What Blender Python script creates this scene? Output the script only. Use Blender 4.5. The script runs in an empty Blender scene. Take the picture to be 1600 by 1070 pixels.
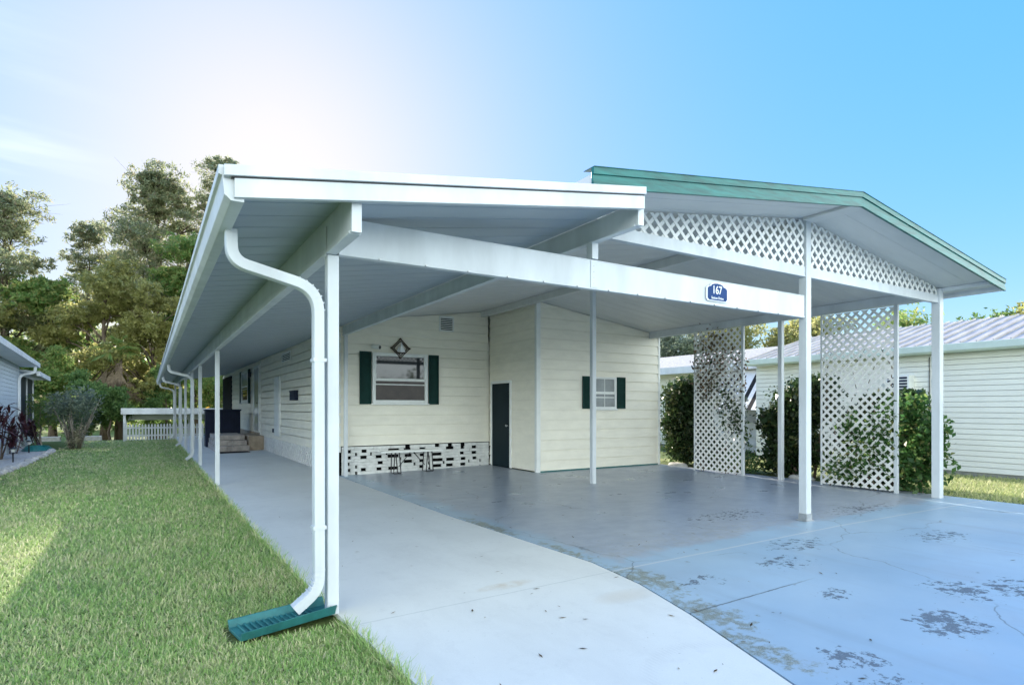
import bpy, math, random
import numpy as np
from mathutils import Vector, Matrix
R = math.radians
S = bpy.context.scene
COL = S.collection

# ------------------------------------------------------------------ camera
cd = bpy.data.cameras.new('camera')
cam = bpy.data.objects.new('camera', cd); COL.objects.link(cam)
cam.location = (0, 0, 1.42); cam.rotation_euler = (R(90), 0, R(-31.607))
cd.sensor_width = 36; cd.lens = 36*923/1600; cd.shift_y = (637-535)/1600
cd.clip_start = 0.05; cd.clip_end = 3000
S.camera = cam

# ------------------------------------------------------------------ light
SKY_SAT, SKY_REF, SKY_POW = 1.33, 3.2, -.90
CIRRUS = (5.5, 5.8, 6.2); FILL_CLOUD = (9.4, 10.6, 10.9)      # radiance of wisps and of the added fill cloud behind the camera
SUN_EL, SUN_AZ = 21.0, 9.8          # azimuth measured from +Y towards +X
W = bpy.data.worlds.new('World'); S.world = W; W.use_nodes = True
nt = W.node_tree; nt.nodes.clear()
sky = nt.nodes.new('ShaderNodeTexSky'); sky.sky_type = 'NISHITA'; sky.sun_disc = False
sky.sun_elevation = R(SUN_EL); sky.sun_rotation = R(SUN_AZ)
sky.altitude = 0; sky.air_density = 1.0; sky.dust_density = 0.5; sky.ozone_density = 2.5
LK = lambda a, b: nt.links.new(a, b)
def wn(op, a, b=None, clamp=False):
    x = nt.nodes.new('ShaderNodeMath'); x.operation = op; x.use_clamp = clamp
    for i, v in enumerate((a, b)):
        if v is None: continue
        if hasattr(v, 'links'): LK(v, x.inputs[i])
        else: x.inputs[i].default_value = v
    return x.outputs[0]
hsv = nt.nodes.new('ShaderNodeHueSaturation'); hsv.inputs['Saturation'].default_value = SKY_SAT; hsv.inputs['Hue'].default_value = .508; LK(sky.outputs[0], hsv.inputs['Color'])
# even out the huge radiance range of the aureole round the sun
lum = nt.nodes.new('ShaderNodeRGBToBW'); LK(sky.outputs[0], lum.inputs[0])
sc_ = wn('POWER', wn('DIVIDE', wn('MAXIMUM', lum.outputs[0], .05), SKY_REF), SKY_POW)
comp = nt.nodes.new('ShaderNodeVectorMath'); comp.operation = 'SCALE'; LK(hsv.outputs[0], comp.inputs[0]); LK(sc_, comp.inputs['Scale'])
tc = nt.nodes.new('ShaderNodeTexCoord'); sx = nt.nodes.new('ShaderNodeSeparateXYZ'); LK(tc.outputs['Generated'], sx.inputs[0])
def cloudnoise(scale, rot, sc, detail=6):
    mp = nt.nodes.new('ShaderNodeMapping'); mp.inputs['Rotation'].default_value = rot; mp.inputs['Scale'].default_value = sc
    n = nt.nodes.new('ShaderNodeTexNoise'); n.inputs['Scale'].default_value = scale; n.inputs['Detail'].default_value = detail
    LK(tc.outputs['Generated'], mp.inputs[0]); LK(mp.outputs[0], n.inputs['Vector']); return n.outputs[0]
def wmr(v, a, b, c, d, smooth=False):
    x = nt.nodes.new('ShaderNodeMapRange'); x.interpolation_type = 'SMOOTHSTEP' if smooth else 'LINEAR'; LK(v, x.inputs[0])
    for i, q in enumerate((a, b, c, d)): x.inputs[i+1].default_value = q
    return x.outputs[0]
def wmix(f, a, col):
    x = nt.nodes.new('ShaderNodeMix'); x.data_type = 'RGBA'; LK(f, x.inputs[0]); LK(a, x.inputs[6]); x.inputs[7].default_value = (*col, 1); return x.outputs[2]
# thin cirrus streak low on the left, faint wisps elsewhere
ci = cloudnoise(1.6, (0, R(24), R(20)), (1.0, 1.6, 9.0)); lm = wmr(sx.outputs[0], .02, -.30, 0, 1, True)
c1 = wmix(wn('MULTIPLY', wn('MULTIPLY', wmr(ci, .46, .66, 0, .75, True), lm), wmr(sx.outputs[2], .5, .3, 0, 1)), comp.outputs[0], CIRRUS)
# added fill light: invented cloud bank opposite the sun, brighter near the horizon
cb = cloudnoise(2.2, (0, 0, 0), (1, 1, 1.6), 7)
mk_ = wn('MULTIPLY', wmr(sx.outputs[1], .10, -.45, 0, 1, True), wmr(cb, .30, .55, .55, 1, True))
low = wmr(sx.outputs[2], .06, .42, 2.5, .72, True)
cc = nt.nodes.new('ShaderNodeVectorMath'); cc.operation = 'SCALE'; cc.inputs[0].default_value = FILL_CLOUD; LK(low, cc.inputs['Scale'])
c2m = nt.nodes.new('ShaderNodeMix'); c2m.data_type = 'RGBA'; LK(mk_, c2m.inputs[0]); LK(c1, c2m.inputs[6]); LK(cc.outputs[0], c2m.inputs[7]); c2 = c2m.outputs[2]
bg = nt.nodes.new('ShaderNodeBackground'); bg.inputs['Strength'].default_value = 0.12; LK(c2, bg.inputs[0])
wo = nt.nodes.new('ShaderNodeOutputWorld'); LK(bg.outputs[0], wo.inputs[0])
sl = bpy.data.lights.new('sun', 'SUN'); sl.energy = 5.0; sl.angle = R(.5); sl.color = (1, .90, .74)
sun = bpy.data.objects.new('sun', sl); COL.objects.link(sun)
dirv = Vector((math.sin(R(SUN_AZ))*math.cos(R(SUN_EL)), math.cos(R(SUN_AZ))*math.cos(R(SUN_EL)), math.sin(R(SUN_EL))))
sun.rotation_euler = dirv.to_track_quat('Z', 'Y').to_euler(); sun.location = dirv*60
V = S.view_settings
S.display_settings.display_device = 'sRGB'
V.view_transform = 'Standard'; V.look = 'None'; V.exposure = 1.2; V.gamma = 1; V.use_curve_mapping = False

# ------------------------------------------------------------------ helpers
rnd = random.Random(7)
def tag(o, label=None, cat=None, group=None, kind=None):
    if label: o['label'] = label
    if cat: o['category'] = cat
    if group: o['group'] = group
    if kind: o['kind'] = kind
    return o
def thing(name, label, cat, loc=(0, 0, 0), rz=0, group=None):
    o = bpy.data.objects.new(name, None); COL.objects.link(o)
    o.location = loc; o.rotation_euler = (0, 0, rz); o.empty_display_size = .2
    return tag(o, label, cat, group)
def rootmat(o):
    m = Matrix.Identity(4)
    while o:
        m = Matrix.Translation(o.location) @ o.rotation_euler.to_matrix().to_4x4() @ m; o = o.parent
    return m
def copy_tree(o, parent=None):
    c = o.copy(); COL.objects.link(c); c.parent = parent
    for ch in list(o.children): copy_tree(ch, c)
    return c
class MB:
    def __init__(s): s.v = []; s.f = []
    def add(s, vs, fs):
        b = len(s.v); s.v += [tuple(x) for x in vs]; s.f += [tuple(i+b for i in f) for f in fs]; return s
    def box(s, x0, x1, y0, y1, z0, z1):
        return s.add([(x0,y0,z0),(x1,y0,z0),(x1,y1,z0),(x0,y1,z0),(x0,y0,z1),(x1,y0,z1),(x1,y1,z1),(x0,y1,z1)],
                     [(0,3,2,1),(4,5,6,7),(0,1,5,4),(1,2,6,5),(2,3,7,6),(3,0,4,7)])
    def prism(s, poly, off):
        n = len(poly); a = [Vector(p) for p in poly]; o = Vector(off)
        return s.add(a+[p+o for p in a], [tuple(range(n))[::-1], tuple(range(n, 2*n))]+[(i, (i+1) % n, n+(i+1) % n, n+i) for i in range(n)])
    def beam(s, p, q, w, h, up=(0, 0, 1)):
        p, q = Vector(p), Vector(q); d = (q-p).normalized(); u = Vector(up); sd = d.cross(u).normalized(); u = sd.cross(d)
        c = [sd*a*w/2+u*b*h/2 for a, b in ((-1,-1),(1,-1),(1,1),(-1,1))]
        return s.prism([p+x for x in c], q-p)
    def sweep(s, path, prof, side=(0, 1, 0)):
        P = [Vector(p) for p in path]; sd = Vector(side); rings = []
        for i, p in enumerate(P):
            t = (P[min(i+1, len(P)-1)]-P[max(i-1, 0)]).normalized()
            n = t.cross(sd).normalized(); k = 1.0
            if 0 < i < len(P)-1:
                c = (P[i+1]-p).normalized().dot((p-P[i-1]).normalized()); k = 1/max(.5, math.sqrt((1+c)/2))
            rings.append([p+sd*a+n*b*k for a, b in prof])
        m = len(prof); vs = [x for r in rings for x in r]; fs = []
        for i in range(len(P)-1):
            for j in range(m): fs.append((i*m+j, i*m+(j+1) % m, (i+1)*m+(j+1) % m, (i+1)*m+j))
        fs += [tuple(range(m))[::-1], tuple(range((len(P)-1)*m, len(P)*m))]
        return s.add(vs, fs)
    def tube(s, path, rad, n=8):
        P = [Vector(p) for p in path]
        if not hasattr(rad, '__len__'): rad = [rad]*len(P)
        rings = []; ref = None
        for i, p in enumerate(P):
            t = (P[min(i+1, len(P)-1)]-P[max(i-1, 0)]).normalized()
            if ref is None: ref = Vector((1, 0, 0)) if abs(t.x) < .8 else Vector((0, 1, 0))
            a = (ref-t*ref.dot(t)).normalized(); b = t.cross(a); ref = a
            rings += [p+(a*math.cos(2*math.pi*k/n)+b*math.sin(2*math.pi*k/n))*rad[i] for k in range(n)]
        fs = [(i*n+j, i*n+(j+1) % n, (i+1)*n+(j+1) % n, (i+1)*n+j) for i in range(len(P)-1) for j in range(n)]
        fs += [tuple(range(n))[::-1], tuple(range((len(P)-1)*n, len(P)*n))]
        return s.add(rings, fs)
    def lathe(s, c, prof, n=16):
        c = Vector(c); vs = [c+Vector((r*math.cos(2*math.pi*k/n), r*math.sin(2*math.pi*k/n), z)) for r, z in prof for k in range(n)]
        m = len(prof)
        return s.add(vs, [(i*n+j, i*n+(j+1) % n, (i+1)*n+(j+1) % n, (i+1)*n+j) for i in range(m-1) for j in range(n)]+[tuple(range(n))[::-1], tuple(range((m-1)*n, m*n))])
def mk(name, mb, mat, parent=None, bevel=0, smooth=False, label=None):
    me = bpy.data.meshes.new(name); me.from_pydata(mb.v, [], mb.f)
    if parent is not None: me.transform(rootmat(parent).inverted())
    me.materials.append(mat); me.validate()
    if smooth: me.polygons.foreach_set('use_smooth', [True]*len(me.polygons))
    o = bpy.data.objects.new(name, me); COL.objects.link(o); o.parent = parent
    if bevel:
        b = o.modifiers.new('bevel', 'BEVEL'); b.width = bevel; b.segments = 2; b.limit_method = 'ANGLE'; b.angle_limit = R(40)
    if label: o['label'] = label
    return o
def mkq(name, verts, k, mat, parent=None, smooth=False):
    """verts (n*k,3): n separate faces of k corners"""
    n = len(verts)//k
    v = np.asarray(verts, dtype=np.float32)
    if parent is not None:
        m = np.array(rootmat(parent).inverted()); v = v @ m[:3, :3].T.astype(np.float32)+m[:3, 3].astype(np.float32)
    me = bpy.data.meshes.new(name); me.vertices.add(n*k); me.vertices.foreach_set('co', v.astype(np.float32).ravel())
    me.loops.add(n*k); me.loops.foreach_set('vertex_index', np.arange(n*k, dtype=np.int32))
    me.polygons.add(n); me.polygons.foreach_set('loop_start', np.arange(0, n*k, k, dtype=np.int32)); me.polygons.foreach_set('loop_total', np.full(n, k, dtype=np.int32))
    me.update(calc_edges=True); me.materials.append(mat)
    o = bpy.data.objects.new(name, me); COL.objects.link(o); o.parent = parent
    return o
def clip(poly, a, b, c):
    """keep a*x+b*y<=c of a 2D polygon"""
    out = []
    for i in range(len(poly)):
        p, q = poly[i], poly[(i+1) % len(poly)]; dp = a*p[0]+b*p[1]-c; dq = a*q[0]+b*q[1]-c
        if dp <= 0: out.append(p)
        if dp*dq < 0:
            t = dp/(dp-dq); out.append((p[0]+t*(q[0]-p[0]), p[1]+t*(q[1]-p[1])))
    return out
def siding(mb, o, u, n, L, z0, z1, course=.225, top=None, proud=.026, gap=None):
    """lapped boards on the wall starting at o running along u, facing n; top = [(a,b,c)] clips a*s+b*z<=c"""
    o, u, n = Vector(o), Vector(u), Vector(n); z = z0; gap = gap or course*.075
    def piece(za, zb, d):
        p = [(0, za), (L, za), (L, zb), (0, zb)]
        for h in (top or []): p = clip(p, *h) if p else p
        if p and len(p) > 2: mb.add([o+u*a+n*d(b)+Vector((0, 0, b)) for a, b in p], [tuple(range(len(p)))])
        return p
    while z < z1-.004:
        zb = min(z+course, z1); zg = zb-gap if zb < z1 else zb
        p = piece(z, zg, lambda q: .006+(proud-.006)*(1-(q-z)/course))
        if zg < zb: piece(zg, zb, lambda q: -.004)
        xs = [q[0] for q in (p or []) if abs(q[1]-z) < 1e-6]
        if len(xs) > 1:
            a, b = min(xs), max(xs); w = o+Vector((0, 0, z)); mb.add([w+u*a+n*proud, w+u*a-n*.004, w+u*b-n*.004, w+u*b+n*proud], [(0, 1, 2, 3)])
            w = o+Vector((0, 0, zg)); mb.add([w+u*a-n*.004, w+u*a+n*.006, w+u*b+n*.006, w+u*b-n*.004], [(0, 1, 2, 3)])
        z = zb
    return mb
def lattice(mb, o, u, n, poly, pitch=.152, sw=.038, th=.006):
    """two crossed layers of slats filling a convex (s,z) polygon"""
    o, u, n = Vector(o), Vector(u), Vector(n); zz = Vector((0, 0, 1)); up = Vector((0, 0, 1))
    cx = sum(p[0] for p in poly)/len(poly); cy = sum(p[1] for p in poly)/len(poly)
    area = sum(poly[i][0]*poly[(i+1) % len(poly)][1]-poly[(i+1) % len(poly)][0]*poly[i][1] for i in range(len(poly)))
    P = poly if area > 0 else poly[::-1]
    for lay, sg in ((0, 1), (1, -1)):
        d = (math.sqrt(.5), sg*math.sqrt(.5)); nn = (-d[1], d[0])
        for k in range(-80, 81):
            off = k*pitch/math.sqrt(2)
            q = [(cx+nn[0]*(off+a)+d[0]*b, cy+nn[1]*(off+a)+d[1]*b) for a, b in ((-sw/2, -9), (-sw/2, 9), (sw/2, 9), (sw/2, -9))]
            for i in range(len(P)):
                a, b = P[i], P[(i+1) % len(P)]; ex, ey = b[0]-a[0], b[1]-a[1]
                q = clip(q, ey, -ex, ey*a[0]-ex*a[1])
                if len(q) < 3: break
            if len(q) >= 3: mb.prism([o+u*s+zz*z+n*(lay*th*1.02) for s, z in q], n*th)
    return mb

# ------------------------------------------------------------------ materials
def mat(name, col, rough=.5, spec=.5, var=.06, scale=4, bump=0, bscale=60, metal=0, stretch=(1, 1, 1)):
    m = bpy.data.materials.new(name); m.use_nodes = True; t = m.node_tree; b = t.nodes['Principled BSDF']
    b.inputs['Roughness'].default_value = rough; b.inputs['Specular IOR Level'].default_value = spec; b.inputs['Metallic'].default_value = metal
    tc = t.nodes.new('ShaderNodeTexCoord'); mp = t.nodes.new('ShaderNodeMapping'); mp.inputs['Scale'].default_value = stretch
    t.links.new(tc.outputs['Object'], mp.inputs[0])
    n = t.nodes.new('ShaderNodeTexNoise'); n.inputs['Scale'].default_value = scale; n.inputs['Detail'].default_value = 6; n.inputs['Roughness'].default_value = .6
    t.links.new(mp.outputs[0], n.inputs['Vector'])
    mr = t.nodes.new('ShaderNodeMapRange'); mr.inputs[1].default_value = .3; mr.inputs[2].default_value = .7
    mr.inputs[3].default_value = 1-var*1.6; mr.inputs[4].default_value = 1+var*.6
    t.links.new(n.outputs[0], mr.inputs[0])
    mxx = t.nodes.new('ShaderNodeMix'); mxx.data_type = 'RGBA'; mxx.blend_type = 'MULTIPLY'; mxx.inputs[0].default_value = 1
    mxx.inputs[6].default_value = (*col, 1); t.links.new(mr.outputs[0], mxx.inputs[7]); t.links.new(mxx.outputs[2], b.inputs['Base Color'])
    if bump:
        n2 = t.nodes.new('ShaderNodeTexNoise'); n2.inputs['Scale'].default_value = bscale; n2.inputs['Detail'].default_value = 4
        t.links.new(mp.outputs[0], n2.inputs['Vector'])
        bp = t.nodes.new('ShaderNodeBump'); bp.inputs['Strength'].default_value = bump; bp.inputs['Distance'].default_value = .01
        t.links.new(n2.outputs[0], bp.inputs['Height']); t.links.new(bp.outputs[0], b.inputs['Normal'])
    return m
class NT:
    def __init__(s, m): s.t = m.node_tree
    def n(s, typ, **k):
        x = s.t.nodes.new('ShaderNode'+typ)
        for a, b in k.items(): setattr(x, a, b)
        return x
    def l(s, a, b): s.t.links.new(a, b)
    def math(s, op, a, b=None, clamp=False):
        x = s.n('Math', operation=op); x.use_clamp = clamp
        for i, v in enumerate((a, b)):
            if v is None: continue
            if hasattr(v, 'links'): s.l(v, x.inputs[i])
            else: x.inputs[i].default_value = v
        return x.outputs[0]
    def noise(s, vec, scale, detail=5, rough=.55, sc=None):
        x = s.n('TexNoise'); x.inputs['Scale'].default_value = scale; x.inputs['Detail'].default_value = detail; x.inputs['Roughness'].default_value = rough
        if sc:
            mp = s.n('Mapping'); mp.inputs['Scale'].default_value = sc; s.l(vec, mp.inputs[0]); vec = mp.outputs[0]
        s.l(vec, x.inputs['Vector']); return x.outputs[0]
    def mr(s, v, a, b, c=0, d=1):
        x = s.n('MapRange'); s.l(v, x.inputs[0])
        for i, q in enumerate((a, b, c, d)): x.inputs[i+1].default_value = q
        return x.outputs[0]
    def mix(s, f, a, b):
        x = s.n('Mix', data_type='RGBA')
        for i, v in ((0, f), (6, a), (7, b)):
            if hasattr(v, 'links'): s.l(v, x.inputs[i])
            else: x.inputs[i].default_value = v if i == 0 else (*v, 1)
        return x.outputs[2]
    def spot(s, x, y, cx, cy, rx, ry):
        a = s.math('DIVIDE', s.math('SUBTRACT', x, cx), rx); b = s.math('DIVIDE', s.math('SUBTRACT', y, cy), ry)
        d = s.math('ADD', s.math('MULTIPLY', a, a), s.math('MULTIPLY', b, b))
        return s.math('SUBTRACT', 1, d, clamp=True)

M = {}
M['curb'] = mat('pale_concrete_curb', (.52, .51, .48), .85, .2, .2, 8, .4, 60)
M['white'] = mat('white_aluminium', (.62, .65, .67), .42, .4, .12, 2.5, .12, 9, stretch=(1, 1, .35))
M['ceil'] = mat('white_roof_pan', (.64, .64, .62), .45, .4, .05, 1.5, stretch=(1, 4, 1))
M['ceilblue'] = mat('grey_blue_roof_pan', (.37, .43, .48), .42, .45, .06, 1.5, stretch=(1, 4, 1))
M['cream'] = mat('cream_siding', (.85, .81, .69), .55, .3, .05, 2.2, .15, 90, stretch=(1, 1, 3))
M['green'] = mat('green_fascia', (.008, .15, .135), .4, .5, .35, 3, stretch=(1, 1, 8))
M['shutter'] = mat('dark_green_shutter', (.008, .04, .033), .6, .15, .15, 6)
M['door'] = mat('dark_teal_door', (.006, .018, .024), .55, .15, .1, 3)
M['trim'] = mat('white_trim', (.78, .79, .76), .5, .35, .05, 5)
M['black'] = mat('black_metal', (.012, .012, .014), .45, .5, .1, 8)
M['bronze'] = mat('dark_bronze', (.05, .032, .02), .45, .5, .3, 20, metal=.6)
M['steel'] = mat('galvanised_steel', (.5, .51, .52), .4, .5, .15, 15, metal=.7)
M['brickwhite'] = mat('white_painted_brick', (.74, .74, .71), .75, .25, .12, 9, .5, 50)
M['void'] = mat('dark_void', (.004, .004, .004), .9, .1)
M['lattice'] = mat('white_lattice_plastic', (.82, .81, .78), .55, .35, .06, 5)
M['splash'] = mat('teal_plastic', (.03, .17, .17), .42, .45, .2, 10)
M['navy'] = mat('navy_panel', (.014, .02, .045), .6, .2, .15, 4)
M['brick'] = mat('grey_brown_brick', (.52, .46, .42), .85, .2, .3, 4, .5, 30)
M['tan'] = mat('tan_block', (.45, .36, .27), .85, .2, .2, 5, .4, 30)
M['bark'] = mat('bark', (.17, .13, .10), .95, .1, .5, 5, .9, 22, stretch=(1, 1, .25))
M['palebark'] = mat('pale_bark', (.38, .33, .27), .95, .1, .4, 6, .7, 25, stretch=(1, 1, .3))
M['frond'] = mat('dead_palm_frond', (.13, .10, .065), .9, .1, .4, 10)
M['signblue'] = mat('blue_sign', (.02, .06, .19), .6, .15, .1, 12)
M['signwhite'] = mat('white_lettering', (.85, .86, .87), .5, .4, .02)
M['nbsiding'] = mat('pale_cream_vinyl', (.82, .815, .735), .55, .3, .04, 2)
M['nbgrey'] = mat('pale_blue_vinyl', (.60, .65, .68), .55, .3, .04, 2)
M['roofmetal'] = mat('aged_metal_roof', (.47, .44, .42), .55, .4, .2, 3, metal=.1, stretch=(.5, 3, 1))
M['shingle'] = mat('pale_shingle', (.42, .41, .40), .9, .2, .25, 14, .5, 40)
M['gutter'] = mat('pale_green_gutter', (.62, .72, .68), .45, .4, .06, 4)
M['screen'] = mat('dark_screen', (.015, .02, .032), .55, .3, .1, 4)
M['awnwhite'] = mat('awning_white', (.78, .78, .76), .7, .2, .04)
M['awnblack'] = mat('awning_black', (.02, .02, .02), .7, .2, .04)
M['stone'] = mat('pale_garden_stone', (.55, .52, .48), .85, .2, .3, 12, .4, 40)
M['cordy'] = mat('burgundy_leaf', (.075, .022, .03), .5, .4, .4, 6)
M['hose'] = mat('teal_hose', (.02, .22, .23), .45, .4, .1)
M['blockbase'] = mat('grey_block_base', (.33, .34, .33), .9, .2, .2, 6, .4, 40)
M['lampglass'] = mat('frosted_plastic', (.7, .7, .66), .4, .4, .05)
M['mat'] = mat('dark_mat', (.03, .025, .025), .95, .1, .2, 20)
def glassy(name, col, rough=.03):
    m = mat(name, col, rough, .4, .15, 3); return m
M['glass'] = glassy('window_glass', (.03, .035, .04))
M['glassbrown'] = mat('curtained_glass', (.05, .034, .03), .3, .35, .3, 4)
M['glasspale'] = glassy('frosted_window_glass', (.34, .36, .36), .15)

# concrete walkway
def walk_mat():
    m = bpy.data.materials.new('pale_concrete'); m.use_nodes = True; k = NT(m); b = k.t.nodes['Principled BSDF']
    P = k.n('TexCoord').outputs['Object']; sp = k.n('SeparateXYZ'); k.l(P, sp.inputs[0]); x, y = sp.outputs[0], sp.outputs[1]
    n1 = k.noise(P, .55, 5, .6); n2 = k.noise(P, 7, 6, .65); n3 = k.noise(P, 160, 2)
    c = k.mix(k.mr(n1, .35, .68), (.69, .70, .67), (.77, .78, .75)); c = k.mix(k.mr(n2, .55, .75, 0, .18), c, (.46, .46, .45))
    c = k.mix(k.mr(n3, .35, .65, 0, .12), c, (.40, .41, .42))
    n6 = k.noise(P, 1.6, 7, .7, (1, .35, 1)); c = k.mix(k.mr(n6, .5, .75, 0, .35), c, (.50, .50, .48)); n7 = k.noise(P, 38, 3, .6); c = k.mix(k.mr(n7, .70, .76, 0, .45), c, (.22, .21, .18))
    # a rusty smear, tyre arcs and two expansion joints
    st = k.math('MULTIPLY', k.spot(x, y, 2.55, 4.25, .3, .1), k.mr(n2, .35, .6, 0, .5)); c = k.mix(st, c, (.50, .38, .22))
    st = k.math('MULTIPLY', k.spot(x, y, 3.2, 3.5, .32, .16), .35); c = k.mix(st, c, (.55, .46, .34))
    dx = k.math('SUBTRACT', x, 2.75); dy = k.math('SUBTRACT', y, 2.1); rr = k.math('SQRT', k.math('ADD', k.math('MULTIPLY', dx, dx), k.math('MULTIPLY', dy, dy)))
    ring = k.math('SUBTRACT', 1, k.math('DIVIDE', k.math('ABSOLUTE', k.math('SUBTRACT', rr, .48)), .07), clamp=True)
    wv = k.n('TexWave'); wv.inputs['Scale'].default_value = 11; k.l(P, wv.inputs['Vector'])
    ring = k.math('MULTIPLY', ring, k.math('MULTIPLY', k.mr(wv.outputs['Fac'], .3, .7, .2, 1), .16)); c = k.mix(ring, c, (.42, .42, .42))
    jn = None
    for yj in (4.07, 10.2, 16.0, 22.0):
        d = k.math('ABSOLUTE', k.math('SUBTRACT', k.math('ADD', y, k.math('MULTIPLY', k.math('SUBTRACT', n2, .5), .03)), yj))
        q = k.math('SUBTRACT', 1, k.math('DIVIDE', d, .012), clamp=True); jn = q if jn is None else k.math('MAXIMUM', jn, q)
    c = k.mix(k.math('MULTIPLY', jn, .55), c, (.42, .45, .42))
    k.l(c, b.inputs['Base Color']); b.inputs['Roughness'].default_value = .62; b.inputs['Specular IOR Level'].default_value = .4
    bp = k.n('Bump'); bp.inputs['Strength'].default_value = .25; bp.inputs['Distance'].default_value = .004
    k.l(k.math('SUBTRACT', n3, jn), bp.inputs['Height']); k.l(bp.outputs[0], b.inputs['Normal'])
    return m
def slab_mat():
    m = bpy.data.materials.new('blue_grey_painted_concrete'); m.use_nodes = True; k = NT(m); b = k.t.nodes['Principled BSDF']
    P = k.n('TexCoord').outputs['Object']; sp = k.n('SeparateXYZ'); k.l(P, sp.inputs[0]); x, y = sp.outputs[0], sp.outputs[1]
    n1 = k.noise(P, .5, 6, .6); n2 = k.noise(P, 3.2, 8, .68, (1, 1.5, 1)); n3 = k.noise(P, 140, 2); n4 = k.noise(P, 13, 8, .72); n5 = k.noise(P, 1.4, 6, .6)
    c = k.mix(k.mr(n1, .35, .65), (.29, .415, .53), (.37, .50, .61))
    c = k.mix(k.mr(n5, .5, .72, 0, .45), c, (.33, .40, .48))
    ty = k.noise(P, 1.0, 4, .6, (3.2, .25, 1)); c = k.mix(k.mr(ty, .52, .72, 0, .3), c, (.20, .25, .31)); ty2 = k.noise(P, .8, 5, .65); c = k.mix(k.mr(ty2, .52, .7, 0, .3), c, (.40, .49, .56))
    # the older grey paint of the sheltered bay, with an uneven worn edge
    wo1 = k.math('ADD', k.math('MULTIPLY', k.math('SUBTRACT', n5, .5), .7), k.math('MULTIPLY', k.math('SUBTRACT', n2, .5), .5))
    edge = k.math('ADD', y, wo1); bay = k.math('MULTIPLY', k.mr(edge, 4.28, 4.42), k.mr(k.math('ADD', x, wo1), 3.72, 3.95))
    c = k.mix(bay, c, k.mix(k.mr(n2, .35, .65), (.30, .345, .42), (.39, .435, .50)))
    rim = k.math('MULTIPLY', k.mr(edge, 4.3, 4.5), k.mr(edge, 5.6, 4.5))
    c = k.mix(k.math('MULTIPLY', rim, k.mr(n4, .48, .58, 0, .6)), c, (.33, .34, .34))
    # flaked paint showing dark old concrete
    s = None
    for cx, cy, rx, ry, w in ((4.62, 1.86, .42, .32, 1), (5.5, 2.12, .42, .36, .86), (5.9, 1.9, .5, .5, .8), (5.9, 3.75, .6, .32, .74), (5.1, 3.4, .45, .3, .7), (7.5, 3.1, .7, .35, .74), (3.54, 1.89, .3, .25, .8),
                             (3.95, 3.45, .4, .3, .66), (3.3, 1.6, .4, .3, .7), (6.6, 5.2, 1.2, .5, .62), (8.6, 4.5, 1.4, .4, .66), (4.6, 2.6, .3, .2, .64)):
        q = k.math('MULTIPLY', k.spot(x, y, cx, cy, rx, ry), w); s = q if s is None else k.math('MAXIMUM', s, q)
    th = k.math('ADD', k.math('MULTIPLY', s, .20), k.math('ADD', k.math('MULTIPLY', n4, .72), k.math('MULTIPLY', n2, .28)))
    pl = k.mr(th, .64, .67)
    c = k.mix(k.math('MULTIPLY', pl, .7), c, k.mix(k.mr(n3, .4, .6), (.035, .04, .06), (.11, .115, .13)))
    sp2 = k.noise(P, 26, 3, .6); c = k.mix(k.mr(sp2, .74, .78, 0, .6), c, (.10, .11, .12))
    # moss where the two slabs meet
    ms = None
    for cx, cy, rx, ry in ((3.66, 3.75, .28, .75), (3.45, 2.9, .3, .6), (3.2, 2.3, .2, .6), (3.6, 6.4, .16, 1.0), (3.66, 4.9, .12, .8)):
        q = k.spot(x, y, cx, cy, rx, ry); ms = q if ms is None else k.math('MAXIMUM', ms, q)
    mm = k.mr(k.math('ADD', k.math('MULTIPLY', ms, .26), k.math('MULTIPLY', n4, .9)), .60, .72)
    c = k.mix(k.math('MULTIPLY', mm, k.math('MULTIPLY', k.mr(ms, 0, .2), .85)), c, k.mix(k.mr(n3, .4, .6), (.13, .15, .11), (.30, .31, .25)))
    # joints: a pale caulked line and a darker crack
    wob = k.math('MULTIPLY', k.math('SUBTRACT', n4, .5), .03)
    d = k.math('ABSOLUTE', k.math('SUBTRACT', k.math('ADD', y, k.math('MULTIPLY', k.math('SUBTRACT', x, 3.6), .02)), 4.07))
    j1 = k.math('MULTIPLY', k.math('SUBTRACT', 1, k.math('DIVIDE', d, .022), clamp=True), 1.6, clamp=True); c = k.mix(k.math('MULTIPLY', j1, .75), c, (.55, .58, .60))
    d2 = k.math('ABSOLUTE', k.math('SUBTRACT', k.math('ADD', y, wob), 2.95)); j2 = k.math('MULTIPLY', k.math('SUBTRACT', 1, k.math('DIVIDE', d2, .012), clamp=True), k.math('MULTIPLY', k.mr(x, 4.9, 4.5), k.mr(n5, .3, .5)))
    c = k.mix(j2, c, (.05, .06, .06))
    vo = k.n('TexVoronoi', feature='DISTANCE_TO_EDGE'); vo.inputs['Scale'].default_value = .42
    wv = k.n('Vector'+'Math', operation='ADD'); nv = k.n('TexNoise'); nv.inputs['Scale'].default_value = 2.0; nv.inputs['Detail'].default_value = 6; k.l(P, nv.inputs['Vector']); sv = k.n('VectorMath', operation='SCALE'); k.l(nv.outputs[1], sv.inputs[0]); sv.inputs['Scale'].default_value = .35
    k.l(P, wv.inputs[0]); k.l(sv.outputs[0], wv.inputs[1]); k.l(wv.outputs[0], vo.inputs['Vector'])
    ck = k.math('MULTIPLY', k.mr(vo.outputs['Distance'], .004, .001, 0, .6), k.mr(n5, .42, .56)); c = k.mix(ck, c, (.07, .08, .09))
    k.l(c, b.inputs['Base Color'])
    ro = k.math('ADD', k.mr(n5, .3, .7, .25, .38), k.math('MULTIPLY', pl, .35)); ro = k.math('ADD', ro, k.math('MULTIPLY', k.mr(y, 6.5, 4.0), .10))
    k.l(ro, b.inputs['Roughness']); k.l(k.mr(pl, 0, 1, .55, .12), b.inputs['Specular IOR Level'])
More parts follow.
